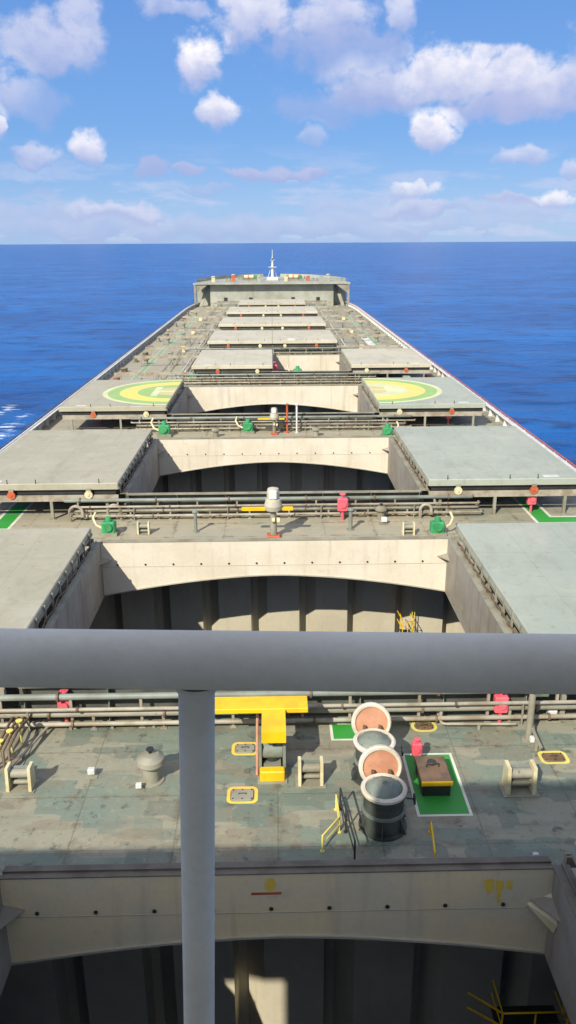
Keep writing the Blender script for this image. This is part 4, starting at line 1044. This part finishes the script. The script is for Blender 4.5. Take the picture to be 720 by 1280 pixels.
for (px, py, rx, ry, soft, den, li) in CLOUDS:
    d = ray(px, py); a_ = math.atan2(d.x, d.y); e_ = math.asin(d.z); k = FPX/math.cos(PITCH)*1.0
    s1 = t.n('ShaderNodeVectorMath', operation='SUBTRACT'); t.l(WC, s1.inputs[0]); s1.inputs[1].default_value = (a_, e_, 0)
    s2 = t.n('ShaderNodeVectorMath', operation='MULTIPLY'); t.l(s1.outputs[0], s2.inputs[0]); s2.inputs[1].default_value = (1060/rx, 1000/ry, 0)
    s3 = t.n('ShaderNodeVectorMath', operation='LENGTH'); t.l(s2.outputs[0], s3.inputs[0])
    fi = t.math('SUBTRACT', 1.15, s3.outputs['Value'])
    F = fi if F is None else t.math('MAXIMUM', F, fi)
    m = t.ramp(s3.outputs['Value'], 1.7, .7, 0, den)
    sy = t.n('ShaderNodeSeparateXYZ'); t.l(s2.outputs[0], sy.inputs[0])
    lt = t.math('MULTIPLY', m, t.ramp(sy.outputs[1], -.9, .6, li*.12, li))
    dens = m if dens is None else t.math('MAXIMUM', dens, m)
    lit = lt if lit is None else t.math('MAXIMUM', lit, lt)
billow = t.noise(t.scale(cv.outputs[0], 1, 1.15, 1), 34, 9, .6)
cover_ = t.ramp(t.math('ADD', F, t.math('MULTIPLY', t.math('SUBTRACT', billow, .5), 1.5)), .05, .62)
litn0 = t.math('DIVIDE', lit, t.math('MAXIMUM', dens, .05))
dens = t.math('MULTIPLY', dens, cover_)
# thin flat lilac banks low over the horizon
bank = t.noise(t.scale(cv.outputs[0], 1, 4.5, 1, (3.1, 1.7, 0)), 9, 6, .6)
bm_ = t.math('MULTIPLY', t.math('MULTIPLY', t.ramp(bank, .46, .62), .5), t.math('MULTIPLY', t.ramp(el, .115, .05), t.ramp(el, -.002, .006)))
litn0 = t.math('ADD', t.math('MULTIPLY', litn0, t.ramp(t.math('SUBTRACT', dens, bm_), -.1, .1)), t.math('MULTIPLY', t.ramp(t.math('SUBTRACT', dens, bm_), .1, -.1), .42))
dens = t.math('MAXIMUM', dens, bm_)
# unseen cumulus added above and behind the view to whiten the fill light
gen = t.noise(t.scale(D, 1, 1, 1.6), 2.6, 6, .55)
gm = t.math('MULTIPLY', t.ramp(gen, .42, .56), t.math('MAXIMUM', t.ramp(sp.outputs[2], .36, .5), t.math('MULTIPLY', t.ramp(sp.outputs[1], -.1, -.35), t.ramp(sp.outputs[2], .02, .12))))
dens = t.math('MAXIMUM', dens, gm); litn0 = t.math('MAXIMUM', litn0, t.math('MULTIPLY', t.ramp(gm, 0, .1), .8))
dd_ = t.math('MULTIPLY', dens, t.ramp(fine, .30, .55, .86, 1.0))
litn = t.math('MULTIPLY', litn0, t.ramp(fine, .3, .7, .85, 1.08))
ccol = t.mix(t.math('MINIMUM', litn, 1.0), (2.45, 2.9, 4.9, 1), (6.6, 6.4, 6.7, 1))
# marine air: the low sky towards the horizon opposite the sun is an even azure
az1 = t.mix(t.ramp(el, 0.0, 0.13), (1.75, 3.05, 5.3, 1), (.9, 2.25, 5.0, 1))
az2 = t.mix(t.ramp(el, 0.10, 0.36), az1, (0.66, 1.7, 4.6, 1))
base = t.mix(t.ramp(sp.outputs[2], .35, .7, .85, .2), hs.outputs[0], az2)
fin = t.mix(dd_, base, ccol)
t.l(fin, bg.inputs['Color']); bg.inputs['Strength'].default_value = 0.118

sl = bpy.data.lights.new('sun', 'SUN'); so = bpy.data.objects.new('sun', sl); C.objects.link(so)
sl.energy = 4.2; sl.angle = math.radians(.53); sl.color = (1.0, .93, .82)
so.rotation_euler = SUN.to_track_quat('Z', 'Y').to_euler(); so.location = (-30, -50, 60)

SC.view_settings.view_transform = 'Standard'; SC.view_settings.look = 'None'
SC.view_settings.exposure = 0.4; SC.view_settings.gamma = 1.0; SC.view_settings.use_curve_mapping = False
SC.render.engine = 'CYCLES'
SC.cycles.max_bounces = 5; SC.cycles.diffuse_bounces = 2; SC.cycles.glossy_bounces = 2
SC.cycles.use_denoising = True
